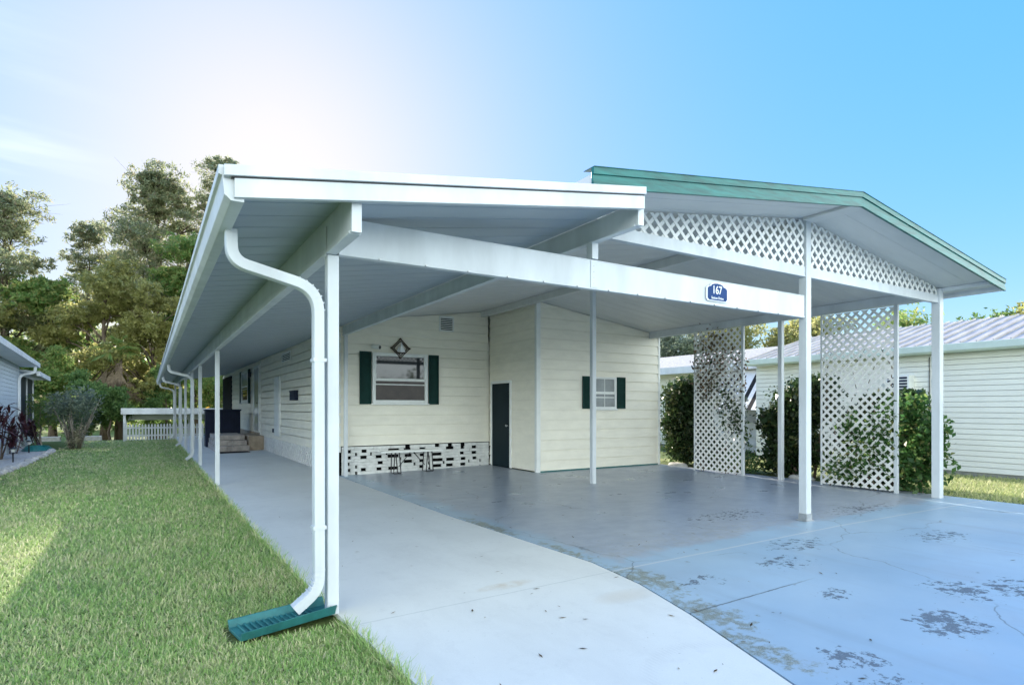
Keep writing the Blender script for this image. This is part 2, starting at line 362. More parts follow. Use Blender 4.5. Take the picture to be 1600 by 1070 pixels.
    bp = k.n('Bump'); bp.inputs['Strength'].default_value = .3; bp.inputs['Distance'].default_value = .004
    k.l(k.math('SUBTRACT', k.math('MULTIPLY', n3, .3), pl), bp.inputs['Height']); k.l(bp.outputs[0], b.inputs['Normal'])
    return m
def lawn_mat():
    m = bpy.data.materials.new('lawn_soil_and_thatch'); m.use_nodes = True; k = NT(m); b = k.t.nodes['Principled BSDF']
    P = k.n('TexCoord').outputs['Object']
    n1 = k.noise(P, .3, 4); n2 = k.noise(P, 40, 4, .7); n3 = k.noise(P, 2.2, 5)
    c = k.mix(k.mr(n1, .4, .62), (.12, .19, .055), (.17, .22, .07)); c = k.mix(k.mr(n3, .45, .7, 0, .6), c, (.17, .155, .08)); c = k.mix(k.mr(n2, .4, .62, 0, .7), c, (.045, .06, .025))
    k.l(c, b.inputs['Base Color']); b.inputs['Roughness'].default_value = .95; b.inputs['Specular IOR Level'].default_value = .1
    bp = k.n('Bump'); bp.inputs['Strength'].default_value = .8; bp.inputs['Distance'].default_value = .03; k.l(n2, bp.inputs['Height']); k.l(bp.outputs[0], b.inputs['Normal'])
    return m
TR = 4.2
def leaf_mat(name, ca, cb, trans=.35, rough=.55, warm=None, patch=None):
    m = bpy.data.materials.new(name); m.use_nodes = True; k = NT(m); k.t.nodes.remove(k.t.nodes['Principled BSDF'])
    g = k.n('NewGeometry'); r = g.outputs['Random Per Island']
    c = k.mix(r, ca, cb)
    if warm: c = k.mix(k.mr(r, .86, .9), c, warm)
    if patch:
        P = k.n('TexCoord').outputs['Object']; n = k.noise(P, patch[0], 4, .6)
        c = k.mix(k.mr(k.math('ADD', n, k.math('MULTIPLY', r, .25)), patch[1], patch[2], 0, patch[4]), c, patch[3])
    d = k.n('BsdfPrincipled'); d.inputs['Roughness'].default_value = rough; d.inputs['Specular IOR Level'].default_value = .3; k.l(c, d.inputs['Base Color'])
    tr = k.n('BsdfTranslucent'); k.l(k.mix(.5, c, k.mix(r, tuple(min(.75, v*TR) for v in ca), tuple(min(.75, v*TR) for v in cb))), tr.inputs[0])
    x = k.n('MixShader'); x.inputs[0].default_value = trans; k.l(d.outputs[0], x.inputs[1]); k.l(tr.outputs[0], x.inputs[2])
    k.l(x.outputs[0], k.t.nodes['Material Output'].inputs[0])
    return m
M['walk'] = walk_mat(); M['slab'] = slab_mat(); M['lawn'] = lawn_mat()
def grass_mat():
    m = leaf_mat('grass_blades', (.20, .37, .085), (.41, .57, .18), .32, .5, (.66, .60, .36)); k = NT(m)
    d = [n for n in k.t.nodes if n.type == 'BSDF_PRINCIPLED'][0]; src = d.inputs['Base Color'].links[0].from_socket
    P = k.n('TexCoord').outputs['Object']; r = [n for n in k.t.nodes if n.type == 'NEW_GEOMETRY'][0].outputs['Random Per Island']
    sp = k.n('SeparateXYZ'); k.l(P, sp.inputs[0]); n1 = k.noise(P, .5, 5, .65); n2 = k.noise(P, 2.6, 5, .7)
    f = k.mr(k.math('ADD', k.math('ADD', k.math('MULTIPLY', n1, .6), k.math('MULTIPLY', n2, .5)), k.math('MULTIPLY', r, .28)), .63, .80, 0, .8)
    c = k.mix(f, src, k.mix(r, (.50, .48, .22), (.72, .66, .38)))
    c = k.mix(k.mr(k.noise(P, 1.1, 4, .6), .56, .68, 0, .6), c, k.mix(r, (.12, .27, .06), (.27, .44, .12)))
    c = k.mix(k.mr(sp.outputs[0], 10.6, 11.0, 0, .7), c, k.mix(r, (.42, .42, .13), (.62, .56, .24)))  # right-hand strip yellowed, sunlight painted into the blade colour
    k.l(c, d.inputs['Base Color']); return m
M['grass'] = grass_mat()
M['pine'] = leaf_mat('pine_needles', (.10, .125, .06), (.28, .29, .14), .55, .6, (.16, .11, .05))
M['oak'] = leaf_mat('olive_leaves', (.14, .15, .045), (.33, .30, .10), .62, .5, (.22, .20, .07))
M['dark'] = leaf_mat('dark_green_leaves', (.045, .095, .03), (.12, .18, .055), .45, .45)
M['mid'] = leaf_mat('mid_green_leaves', (.075, .15, .04), (.21, .26, .075), .55, .5, (.2, .2, .06))
M['grey'] = leaf_mat('grey_green_leaves', (.10, .13, .085), (.20, .235, .15), .35, .5)
M['hedge'] = leaf_mat('glossy_hedge_leaves', (.012, .03, .012), (.045, .075, .025), .25, .3, (.13, .14, .05))
M['vine'] = leaf_mat('vine_leaves', (.025, .075, .02), (.08, .15, .04), .35, .4, (.2, .2, .07))
M['deadvine'] = leaf_mat('dry_vine_leaves', (.05, .035, .02), (.16, .11, .06), .3, .7)
M['soil'] = mat('dark_soil', (.06, .05, .035), .95, .1, .5, 14, .8, 40)

# ------------------------------------------------------------------ ground
def tz(x): return -.0153*(7.1-min(max(x, .9), 7.1))
def gh(x, y):
    if x < 1.6: z = -.125
    elif x < 11.0: z = -.25
    else: z = -.03-.02*min(4, max(0, x-11.4))
    if y > 34 : z -= min(1, (y-34)/14)**1.3*1.1
    return z
xs = sorted(set([-600, -300, -150, -80, -50, -35, -25, -18]+[i*.8 for i in range(-18, 27)]+[1.5, 1.7, 10.9, 11.1, 24, 28, 34, 42, 60, 90, 150, 300, 600]))
ys = sorted(set([-400, -200, -100, -60, -40, -28, -20]+[i*1.6 for i in range(-10, 36)]+[34, 65, 75, 90, 120, 160, 240, 400, 900]))
mb = MB(); nx = len(xs)
mb.v = [(x, y, gh(x, y)) for y in ys for x in xs]
mb.f = [(j*nx+i, j*nx+i+1, (j+1)*nx+i+1, (j+1)*nx+i) for j in range(len(ys)-1) for i in range(nx-1)]
o = mk('lawn', mb, M['lawn'], smooth=True); tag(o, kind='structure')
def slab(name, poly, m, dep=.2):
    mb = MB(); a = sum(poly[i][0]*poly[(i+1) % len(poly)][1]-poly[(i+1) % len(poly)][0]*poly[i][1] for i in range(len(poly)))
    if a < 0: poly = poly[::-1]
    for c in (((1, 0, 7.1),), ((-1, 0, -7.1),)):
        p = clip(poly, *c[0])
        if len(p) > 2: mb.add([(x, y, tz(x)) for x, y in p], [tuple(range(len(p)))])
    n = len(poly)
    for i in range(n):
        p, q = poly[i], poly[(i+1) % n]
        mb.add([(p[0], p[1], tz(p[0])-dep), (q[0], q[1], tz(q[0])-dep), (q[0], q[1], tz(q[0])), (p[0], p[1], tz(p[0]))], [(0, 1, 2, 3)])
    o = mk(name, mb, m); tag(o, kind='structure'); return o
rightedge = [(3.5, 12.88), (3.5, 7.4), (3.57, 5.3), (3.6, 4.4), (3.5, 3.65), (3.3, 2.93), (2.94, 1.9), (2.5, .9), (1.9, -.3), (1.5, -1.2)]
slab('walkway', [(1.06, 36), (1.06, 16.9), (1.1, 10), (1.17, 4.6), (1.25, 3.0), (1.33, 1.2), (1.4, -1.2)]+rightedge[::-1]+[(3.46, 12.95), (3.46, 36)], M['walk'])
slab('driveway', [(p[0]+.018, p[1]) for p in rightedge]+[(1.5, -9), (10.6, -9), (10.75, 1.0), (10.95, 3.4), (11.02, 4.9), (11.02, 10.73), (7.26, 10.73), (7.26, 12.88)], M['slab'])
tag(mk('road', MB().box(-80, 90, -16, -9.02, -.3, -.06), M['curb']), kind='structure')
mb = MB()   # soil packed in the seam between the two slabs
for i in range(len(rightedge)-1):
    p, q = rightedge[i], rightedge[i+1]
    mb.add([(p[0]-.01, p[1], tz(p[0])-.012), (p[0]+.03, p[1], tz(p[0])-.012), (q[0]+.03, q[1], tz(q[0])-.012), (q[0]-.01, q[1], tz(q[0])-.012)], [(0, 3, 2, 1)])
tag(mk('seam_soil', mb, M['soil']), kind='structure')

# ------------------------------------------------------------------ white side canopy
CY0, CY1 = 3.72, 35.2
def wf(x): return 2.63+.156*(x-.43)              # canopy fascia foot
def wu(x): return wf(x)+.065                     # canopy underside
XK = 7.04
def gu(x): return 3.80-.140*abs(x-XK)            # gable underside
can = thing('porch_canopy', 'long white aluminium awning roof along the side walkway, on slim white posts', 'canopy', (1.15, 4.4, -.09))
mb = MB(); mb.prism([(.45, CY0+.02, wu(.45)), (3.56, CY0+.02, wu(3.56)), (3.56, CY0+.02, wu(3.56)+.055), (.45, CY0+.02, wu(.45)+.055)], (0, CY1-CY0, 0))
y = CY0+.3
while y < CY1:
    mb.prism([(.46, y, wu(.46)-.003), (3.54, y, wu(3.54)-.003), (3.54, y, wu(3.54)+.01), (.46, y, wu(.46)+.01)], (0, .016, 0)); y += .3048
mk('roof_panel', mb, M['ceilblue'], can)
mb = MB()   # front fascia: lower band, shadow gap and cap
mb.prism([(.415, CY0, wf(.415)-.015), (3.585, CY0, wf(3.585)-.015), (3.585, CY0, wf(3.585)+.095), (.415, CY0, wf(.415)+.095)], (0, -.045, 0))
mb.prism([(.36, CY0+.01, wf(.36)+.103), (3.585, CY0+.01, wf(3.585)+.103), (3.585, CY0+.01, wf(3.585)+.165), (.36, CY0+.01, wf(.36)+.165)], (0, -.075, 0))
mk('front_fascia', mb, M['white'], can, .003)
mb = MB(); mb.prism([(.40, CY0-.001, wf(.40)+.096), (3.58, CY0-.001, wf(3.58)+.096), (3.58, CY0-.001, wf(3.58)+.102), (.40, CY0-.001, wf(.40)+.102)], (0, -.046, 0)); mk('fascia_seam', mb, M['black'], can)
mb = MB()   # eave gutter with rolled lip
g0 = wf(.42)
prof = [(.47, g0-.03), (.40, g0-.03), (.365, g0+.0), (.355, g0+.105), (.335, g0+.112), (.335, g0+.165), (.47, g0+.17)]
mb.prism([(a, CY0-.02, b) for a, b in prof], (0, CY1-CY0+.02, 0)); mk('gutter', mb, M['white'], can, .004)
def longbeam(x0, x1, zb, ztop, ya, yb, parent, name='beam'):
    mb = MB(); mb.box(x0, x1, ya, yb, zb, ztop); mb.box(x0-.006, x1+.006, ya-.012, ya+.02, zb-.006, ztop-.004)
    mb.box(x0-.012, x1+.012, ya+.03, yb, zb-.009, zb+.012)
    return mk(name, mb, M['white'], parent, .003)
longbeam(1.108, 1.162, 2.548, wu(1.16)-.006, CY0+.03, CY1-.4, can)
longbeam(3.575, 3.63, 2.99, wu(3.575)-.004, CY0+.03, 12.8, can)
def post(x, y, zb, zt, parent, w=.084, name='post'):
    mb = MB(); mb.box(x-w/2, x+w/2, y-w/2, y+w/2, zb, zt)
    return mk(name, mb, M['white'], parent, .006)
post(1.15, 4.4, tz(1.15), 2.536, can)
for y in (12.9, 17.42, 20.9, 24.6, 29.3, 34.2): post(1.15, y, tz(1.15), 2.536, can, .08)
mb = MB(); mb.box(1.098, 1.104, 4.37, 4.43, 2.52, 2.74); mk('beam_bracket', mb, M['white'], can)
for dx in (-.02, .018):
    mb = MB(); mb.tube([(1.15+dx, 4.352, tz(1.1)+.06), (1.15+dx, 4.359, tz(1.1)+.06)], .011, 10); mk('bolt', mb, M['steel'], can)
post(3.62, 12.72, tz(3.62), 2.985, can, .075)
mb = MB(); mb.box(3.57, 3.645, 4.355, 4.44, 2.83, 2.985); mk('stub_post', mb, M['white'], can, .004)
def arc(p, q, r, n=7):
    """rounded polyline"""
    out = [Vector(p[0])]
    for i in range(1, len(p)-1):
        a, b, c = Vector(p[i-1]), Vector(p[i]), Vector(p[i+1]); u = (a-b).normalized(); w = (c-b).normalized()
        rr = min(r, (a-b).length*.48, (c-b).length*.48); s, e = b+u*rr, b+w*rr
        for k in range(n+1):
            t = k/n; out.append(s*(1-t)**2+b*2*t*(1-t)+e*t*t)
    out.append(Vector(p[-1])); return out
def downspout(y, parent, zt=2.60):
    rp = [(-.045, -.034), (-.03, -.038), (.03, -.038), (.045, -.034), (.047, 0), (.045, .034), (.03, .038), (-.03, .038), (-.045, .034), (-.047, 0)]
    path = arc([(.47, y, zt+.01), (.475, y, 2.405), (1.04, y, 2.27), (1.045, y, .12), (.88, y, -.005)], None, .17, 9)
    mb = MB(); mb.sweep(path, rp)
    for k in range(7):      # crimped elbow ribs
        for a, b, c in ((Vector((1.045, y, .26)), Vector((1.045, y, .12)), Vector((.93, y, .033))), (Vector((.9, y, 2.304)), Vector((1.04, y, 2.27)), Vector((1.045, y, 2.12)))):
            t = k/6; p = a*(1-t)**2+b*2*t*(1-t)+c*t*t; d = (2*(1-t)*(b-a)+2*t*(c-b)).normalized()
            mb.sweep([p-d*.004, p+d*.004], [(q[0]*1.05, q[1]*1.06) for q in rp])
    for z in (.55, 1.75): mb.box(.998, 1.09, y-.05, y+.05, z, z+.025)
    return mk('downspout', mb, M['white'], parent, 0)
downspout(4.36, can)
for y in (18.6, 25.6, 32.5): downspout(y, can)

# ------------------------------------------------------------------ gabled carport
GY0 = 3.72
car = thing('gabled_carport', 'gabled carport roof with green metal edging, white posts, beams and lattice gable', 'carport', (XK, 4.4, 0))
for sx, x1 in ((-1, 3.06), (1, 11.02)):
    mb = MB(); xa, xb = (x1, XK-.001) if sx < 0 else (XK+.001, x1)
    mb.prism([(xa, GY0+.02, gu(xa)), (xb, GY0+.02, gu(xb)), (xb, GY0+.02, gu(xb)+.07), (xa, GY0+.02, gu(xa)+.07)], (0, 33, 0))
    y = GY0+.28
    while y < 13:
        mb.prism([(xa, y, gu(xa)-.003), (xb, y, gu(xb)-.003), (xb, y, gu(xb)+.01), (xa, y, gu(xa)+.01)], (0, .014, 0)); y += .3048
    mk('roof_slope', mb, M['ceil'], car)
    mb = MB(); xe = x1+sx*.02
    for d0, d1, p in ((-.055, .0, .03), (0, .055, .018), (.055, .115, .032)):
        q = [(XK, GY0, 3.80+d0), (xe, GY0, gu(xe)+d0), (xe, GY0, gu(xe)+d1), (XK, GY0, 3.80+d1)]
        mb.prism(q if sx < 0 else q[::-1], (0, -p, 0))
    mb.prism([(XK, GY0+.1, 3.912), (xe, GY0+.1, gu(xe)+.112), (xe, GY0+.1, gu(xe)+.118), (XK, GY0+.1, 3.918)], (0, -.14, 0))
    mk('green_fascia', mb, M['green'], car, .002)
mb = MB(); e = gu(11.02); mb.prism([(10.96, GY0+.0, e-.05), (11.06, GY0, e-.05), (11.09, GY0, e+.06), (11.05, GY0, e+.075), (10.96, GY0, e+.07)], (0, 33, 0)); mk('eave_gutter', mb, M['white'], car, .003)
mb = MB(); mb.prism([(10.6, 4.44, gu(10.6)-.004), (10.66, 4.44, gu(10.66)-.004), (10.66, 4.44, gu(10.66)-.16), (10.6, 4.44, gu(10.6)-.16)], (0, 6.28, 0)); mb.prism([(10.6, GY0+.02, gu(10.6)-.004), (10.66, GY0+.02, gu(10.66)-.004), (10.66, GY0+.02, gu(10.66)-.055), (10.6, GY0+.02, gu(10.6)-.055)], (0, .64, 0)); mk('beam', mb, M['white'], car, .003)
mb = MB(); mb.box(XK-.05, XK+.05, 4.48, 12.85, 3.655, 3.79); mb.box(XK-.11, XK+.11, GY0+.01, 4.36, 3.75, 3.782); mk('beam', mb, M['ceil'], car, .003)
mb = MB(); mb.box(3.635, 10.67, 4.385, 4.44, 3.065, 3.19); mb.box(3.635, 10.67, 4.378, 4.447, 3.062, 3.074); mk('beam', mb, M['white'], car, .003)
mb = MB(); mb.box(1.195, 6.985, 4.375, 4.43, 2.548, 2.818); mb.box(1.195, 6.985, 4.369, 4.436, 2.545, 2.557); mb.box(1.195, 6.985, 4.371, 4.434, 2.812, 2.823)
mk('front_beam', mb, M['white'], car, .002)
mb = MB(); mb.box(3.565, 3.571, 4.366, 4.374, 2.56, 2.82); mb.box(3.571, 3.65, 4.368, 4.374, 2.56, 2.82); mk('splice_plate', mb, M['white'], car)
for k in range(4):
    mb = MB(); mb.tube([(3.60, 4.366, 2.60+k*.055), (3.60, 4.369, 2.60+k*.055)], .006, 8); mk('bolt', mb, M['steel'], car)
for k in range(14):
    x = 1.5+k*.38; mb = MB(); mb.tube([(x, 4.352, 2.551), (x, 4.37, 2.551)], .007, 8); mk('screw_head', mb, M['steel'], car)
P1 = post(7.07, 4.42, 0, 3.79, car, .105)
mb = MB()
mb.box(7.07-.058, 7.07+.058, 4.36, 4.366, 0, .09); mb.box(7.07-.064, 7.07-.0555, 4.366, 4.47, 0, .09); mb.box(7.07-.08, 7.07+.085, 4.35, 4.5, .001, .012); mk('base_bracket', mb, M['steel'], car)
post(10.6, 4.42, 0, gu(10.6)-.01, car, .12); post(7.1, 8.64, 0, 3.65, car, .085); post(10.62, 7.14, 0, gu(10.6)-.16, car, .085)
for xa, xb, nm in ((3.66, 7.0, 0), (7.14, 10.52, 1)):
    mb = MB(); lattice(mb, (0, 4.40, 0), (1, 0, 0), (0, -1, 0), [(xa, 3.19), (xb, 3.19), (xb, gu(xb)-.012), (xa, gu(xa)-.012)]); mk('lattice_gable', mb, M['lattice'], car)
rp = [(-.04, -.03), (.04, -.03), (.04, .03), (-.04, .03)]
mb = MB(); mb.sweep(arc([(11.0, 4.56, 3.16), (11.0, 4.56, 2.98), (10.86, 4.54, 2.84), (10.86, 4.53, .06)], None, .1), rp); mk('downspout', mb, M['white'], car)

# ------------------------------------------------------------------ mobile home
HY = 12.9; HX = 3.5; HE = 36.0
home = thing('mobile_home', 'long cream sided mobile home with dark green shutters and white block skirting', 'house', (HX, HY, 0))
mb = MB()
mb.box(HX+.004, 10.55, HY+.004, HE, .58, 3.08)       # body behind the boards
siding(mb, (HX, HY, 0), (1, 0, 0), (0, -1, 0), 7.26-HX, .585, 3.055)
siding(mb, (HX, HE, 0), (0, -1, 0), (-1, 0, 0), HE-23.2, .50, wu(HX)-.01)
siding(mb, (HX, 23.16, 0), (0, -1, 0), (-1, 0, 0), 23.16-HY, .42, wu(HX)-.01)
mk('wall', mb, M['cream'], home)
mb = MB()
t = [(-.140, 1, gu(HX)-.01-.0)]
siding(mb, (HX, HY-.05, 0), (1, 0, 0), (0, -1, 0), 7.2-HX, 3.05, 3.8, .2, [(-.140, 1, 3.80-.14*(XK-HX)-.012), (0, 1, 3.78)])
mb.box(HX, 7.2, HY-.052, HY+.05, 3.035, 3.05); mb.prism([(HX, HY-.05, 3.06), (7.0, HY-.05, 3.06), (7.0, HY-.05, 3.74), (HX, HY-.05, 3.26)], (0, .05, 0))
mk('gable_panel', mb, M['cream'], home)
mb = MB(); mb.box(HX-.012, HX+.06, HY-.022, HY+.05, .45, 3.04); mk('wall_seam_trim', MB().box(HX-.034, HX-.002, 23.14, 23.22, .42, 3.12), M['trim'], home, .003); mk('corner_trim', mb, M['trim'], home, .003)
# skirting: courses of white blocks with gaps
def skirt(mb, o, u, n, L, z0, z1, rows, seed):
    """coursed white blocks; every other course is pierced by slots standing roughly in columns"""
    r = random.Random(seed); o, u, n = Vector(o), Vector(u), Vector(n); h = (z1-z0)/rows
    cols = [.16+k*.345+r.uniform(-.03, .03) for k in range(int(L/.345))]; wid = [r.choice((.20, .24, .13, .17, .09)) for c in cols]
    for i in range(rows):
        za = z0+i*h; slots = []
        if i % 2 == 1 and i < rows-1:
            for c, w in zip(cols, wid):
                if r.random() < .88: slots.append((c+r.uniform(-.02, .02), w*r.uniform(.8, 1.15)))
        elif i == rows-1: slots = [(c, .12) for c in cols if r.random() < .3]
        elif r.random() < .8: slots = [(c+.17, .045) for c in cols if r.random() < .35]
        s = 0; cuts = sorted(slots)+[(L+1, .1)]
        for c, w in cuts:
            e = min(L, c-w/2); 
            while s < e-.004:
                b = min(e, s+r.uniform(.26, .42)); b = e if e-b < .08 else b
                f = o+n*(.028+.016*r.random())
                mb.prism([f+u*(s+.002)+Vector((0, 0, za+.002)), f+u*(b-.002)+Vector((0, 0, za+.002)), f+u*(b-.002)+Vector((0, 0, za+h-.002)), f+u*(s+.002)+Vector((0, 0, za+h-.002))], -n*.05); s = b
            s = min(L, c+w/2)
    return mb
mb = MB(); skirt(mb, (HX+.08, HY, 0), (1, 0, 0), (0, -1, 0), 7.24-HX-.08, -.05, .565, 9, 4)
mk('skirting_front', mb, M['brickwhite'], home, .003)
mb = MB()
r = random.Random(3); yy = HY
while yy < 23.1:
    for i in range(6):
        z = -.06+i*.08; w = .14
        a = yy+(i % 2)*.115
        mb.box(HX-.03-.008*r.random(), HX+.01, a, min(a+w+.02*r.random(), 23.14), z, z+.078)
    yy += .23
mk('skirting_side', mb, M['brickwhite'], home, .003)
mb = MB(); mb.box(HX+.022, 10.5, HY+.03, HE-.02, -.1, .579); mk('crawlspace_board', mb, M['void'], home)
mb = MB(); mb.box(HX-.03, HX+.012, 23.2, HE, -.1, .49); mk('skirting_block', mb, M['tan'], home)
def window(parent, o, u, n, s0, s1, z0, z1, split=.5, fr=.075, top='glass', bot='glassbrown', mull=False):
    o, u, n = Vector(o), Vector(u), Vector(n); Z = Vector((0, 0, 1))
    def bx(mb, a, b, c, d, e, f): mb.prism([o+u*a+Z*c+n*e, o+u*b+Z*c+n*e, o+u*b+Z*d+n*e, o+u*a+Z*d+n*e], n*(f-e))
    mb = MB(); bx(mb, s0, s0+fr, z0, z1, 0, .045); bx(mb, s1-fr, s1, z0, z1, 0, .045); bx(mb, s0+fr, s1-fr, z1-fr, z1, 0, .045); bx(mb, s0+fr, s1-fr, z0, z0+fr, 0, .045)
    f = mk('window', mb, M['trim'], parent, .004)
    zm = z0+(z1-z0)*split
    mb = MB(); bx(mb, s0+fr, s1-fr, zm-.03, zm+.03, .0, .036)
    bx(mb, s0+fr, s0+fr+.02, zm, z1-fr, .0, .03); bx(mb, s1-fr-.02, s1-fr, zm, z1-fr, .0, .03)
    bx(mb, s0+fr, s1-fr, zm-.12, zm-.095, .006, .028)
    if mull: bx(mb, (s0+s1)/2-.008, (s0+s1)/2+.008, z0+fr, z1-fr, .016, .03)
    mk('sash', mb, M['trim'], f, .003)
    mb = MB(); bx(mb, s0+fr, s1-fr, zm, z1-fr, .004, .022); mk('pane', mb, M[top], f)
    mb = MB(); bx(mb, s0+fr, s1-fr, z0+fr, zm, .003, .016); mk('pane', mb, M[bot], f)
    mb = MB(); bx(mb, s0-.03, s1+.03, z0-.035, z0, 0, .06); mk('sill', mb, M['trim'], f, .003)
    return f
def shutter(parent, o, u, n, s0, s1, z0, z1, louvre=True):
    o, u, n = Vector(o), Vector(u), Vector(n); Z = Vector((0, 0, 1)); mb = MB()
    def bx(a, b, c, d, e, f): mb.prism([o+u*a+Z*c+n*e, o+u*b+Z*c+n*e, o+u*b+Z*d+n*e, o+u*a+Z*d+n*e], n*(f-e))
    w = .03; bx(s0, s0+w, z0, z1, .012, .04); bx(s1-w, s1, z0, z1, .012, .04); bx(s0+w, s1-w, z1-w*1.3, z1, .012, .04); bx(s0+w, s1-w, z0, z0+w*1.3, .012, .04); bx(s0+w, s1-w, z0+w, z1-w, .012, .018)
    if louvre:
        z = z0+.06
        while z < z1-.07:
            mb.prism([o+u*(s0+w)+Z*z+n*.034, o+u*(s1-w)+Z*z+n*.034, o+u*(s1-w)+Z*(z+.03)+n*.018, o+u*(s0+w)+Z*(z+.03)+n*.018], Z*.006); z += .036
    else: bx(s0+w+.02, s1-w-.02, z0+.08, z1-.08, .018, .03)
    return mk('shutter', mb, M['shutter'], parent, .002)
FN = ((0, HY-.026, 0), (1, 0, 0), (0, -1, 0))
window(home, *FN, 4.25, 5.58, 1.52, 2.66, .47, .075)
shutter(home, *FN, 3.965, 4.225, 1.50, 2.67, False); shutter(home, *FN, 5.61, 5.865, 1.50, 2.66, False)
def vent(parent, o, u, n, s0, s1, z0, z1, k=7):
    o, u, n = Vector(o), Vector(u), Vector(n); Z = Vector((0, 0, 1)); mb = MB()
    def bx(mb, a, b, c, d, e, f): mb.prism([o+u*a+Z*c+n*e, o+u*b+Z*c+n*e, o+u*b+Z*d+n*e, o+u*a+Z*d+n*e], n*(f-e))
    w = .035; bx(mb, s0, s0+w, z0, z1, 0, .025); bx(mb, s1-w, s1, z0, z1, 0, .025); bx(mb, s0+w, s1-w, z1-w, z1, 0, .025); bx(mb, s0+w, s1-w, z0, z0+w, 0, .025)
    h = (z1-z0-2*w)/k
    for i in range(k): bx(mb, s0+w, s1-w, z0+w+i*h+h*.55, z0+w+(i+1)*h, .003, .02)
    v = mk('vent', mb, M['trim'], parent, .002)
    mb = MB(); bx(mb, s0+w, s1-w, z0+w, z1-w, .001, .003); mk('vent_opening', mb, M['void'], v); return v
vent(home, (0, HY-.078, 0), (1, 0, 0), (0, -1, 0), 5.86, 6.24, 3.235, 3.60)
SN = ((HX-.026, 0, 0), (0, 1, 0), (-1, 0, 0))
vent(home, *SN, 17.7, 19.0, 2.79, 3.06, 4)
mb = MB(); mb.box(HX-.12, HX-.012, 16.8, 17.45, 1.63, 1.88); mb.box(HX-.13, HX-.012, 16.78, 17.47, 1.86, 1.90); mk('mailbox', mb, M['navy'], home, .006)
mb = MB(); mb.box(HX-.06, HX-.01, 19.3, 20.2, .53, 2.40); mb.box(HX-.07, HX-.06, 19.38, 20.12, .6, 2.33); mk('utility_panel', mb, M['trim'], home, .006)
mb = MB(); mb.box(HX-.05, HX-.012, 20.45, 20.62, .62, .74); mk('outlet_cover', mb, M['navy'], home, .004)
# side door and window
mb = MB(); mb.box(HX-.05, HX-.01, 23.4, 23.5, .55, 3.0); mb.box(HX-.05, HX-.01, 24.6, 24.7, .55, 3.0); mb.box(HX-.05, HX-.01, 23.5, 24.6, 2.9, 3.0)
d = mk('door', mb, M['trim'], home, .004)
mb = MB(); mb.box(HX-.035, HX-.01, 23.5, 24.6, .56, 2.9); mk('door_leaf', mb, M['glasspale'], d)
mb = MB(); mb.tube([(HX-.06, 23.62, 1.6), (HX-.09, 23.62, 1.6), (HX-.09, 23.72, 1.6)], .015, 8); mk('handle', mb, M['black'], d)
window(home, *SN, 26.1, 28.1, 1.65, 2.95, .5, .09, 'glasspale', 'glass'); shutter(home, *SN, 25.6, 26.07, 1.6, 2.98); shutter(home, *SN, 28.13, 28.6, 1.6, 2.98)
mb = MB(); mb.lathe((HX-.1, 25.3, 2.72), [(.03, -.1), (.06, -.06), (.06, .06), (.02, .12)], 10); mb.box(HX-.1, HX-.01, 25.28, 25.32, 2.8, 2.83); mk('wall_lamp', mb, M['black'], home)
mb = MB(); mb.box(HX-.06, HX-.012, 31.8, 35.6, .6, 2.98)
for k in range(9): mb.box(HX-.085, HX-.06, 31.85+k*.42, 31.95+k*.42, .6, 2.98)
mk('screen_panel', mb, M['screen'], home)

# ------------------------------------------------------------------ shed built onto the carport
SX0, SX1, SY = 7.26, 10.97, 10.75
shed = thing('storage_shed', 'cream sided storage shed at the back of the carport with a dark green door', 'shed', (SX0, SY, 0))
mb = MB(); n2 = .14
siding(mb, (SX0, SY, 0), (1, 0, 0), (0, -1, 0), SX1-SX0, .03, 3.8, .225, [(.14, 1, gu(SX0)-.012)])
siding(mb, (SX0, HY-.07, 0), (0, -1, 0), (-1, 0, 0), HY-.07-SY, .03, 3.76)
mb.prism([(SX0+.003, SY+.003, .02), (SX1, SY+.003, .02), (SX1, SY+.003, gu(SX1)-.02), (SX0+.003, SY+.003, gu(SX0)-.02)], (0, HY-SY-.1, 0))
mk('wall', mb, M['cream'], shed)
mb = MB(); mb.box(SX0-.032, SX0+.07, SY-.032, SY-.002, .0, 3.76); mb.box(SX0-.032, SX0-.002, SY-.002, SY+.05, .0, 3.76); mk('corner_trim', MB().box(SX1-.05, SX1+.012, SY-.03, SY+.05, .0, 3.25), M['trim'], shed, .003); mk('corner_trim', mb, M['trim'], shed, .003)
mb = MB(); mb.box(SX0-.01, SX1, SY-.012, SY+.0, .0, .032); mk('sill_plate', mb, M['splash'], shed)
dn = ((SX0-.018, 0, 0), (0, 1, 0), (-1, 0, 0))
mb = MB(); mb.box(SX0-.045, SX0-.005, 11.79, 11.85, .01, 2.07); mb.box(SX0-.045, SX0-.005, 12.68, 12.74, .01, 2.07); mb.box(SX0-.045, SX0-.005, 11.85, 12.68, 2.01, 2.07)
d = mk('door_frame', mb, M['trim'], shed, .003)
mb = MB(); mb.box(SX0-.034, SX0-.004, 11.853, 12.677, .02, 2.005); dd = mk('door', mb, M['door'], shed, .003)
mb = MB(); mb.lathe((0, 0, 0), [(.012, 0), (.012, .03), (.026, .04), (.026, .06), (.01, .07)], 12)
mb.v = [(SX0-.034-z, 11.93+x, 1.0+y) for x, y, z in mb.v]; mk('knob', mb, M['steel'], dd, smooth=True)
DN = ((0, SY-.026, 0), (1, 0, 0), (0, -1, 0))
window(shed, *DN, 8.79, 9.5, 1.40, 2.14, .5, .045, 'glasspale', 'glasspale', True)
shutter(shed, *DN, 8.49, 8.75, 1.40, 2.15); shutter(shed, *DN, 9.53, 9.79, 1.40, 2.15)

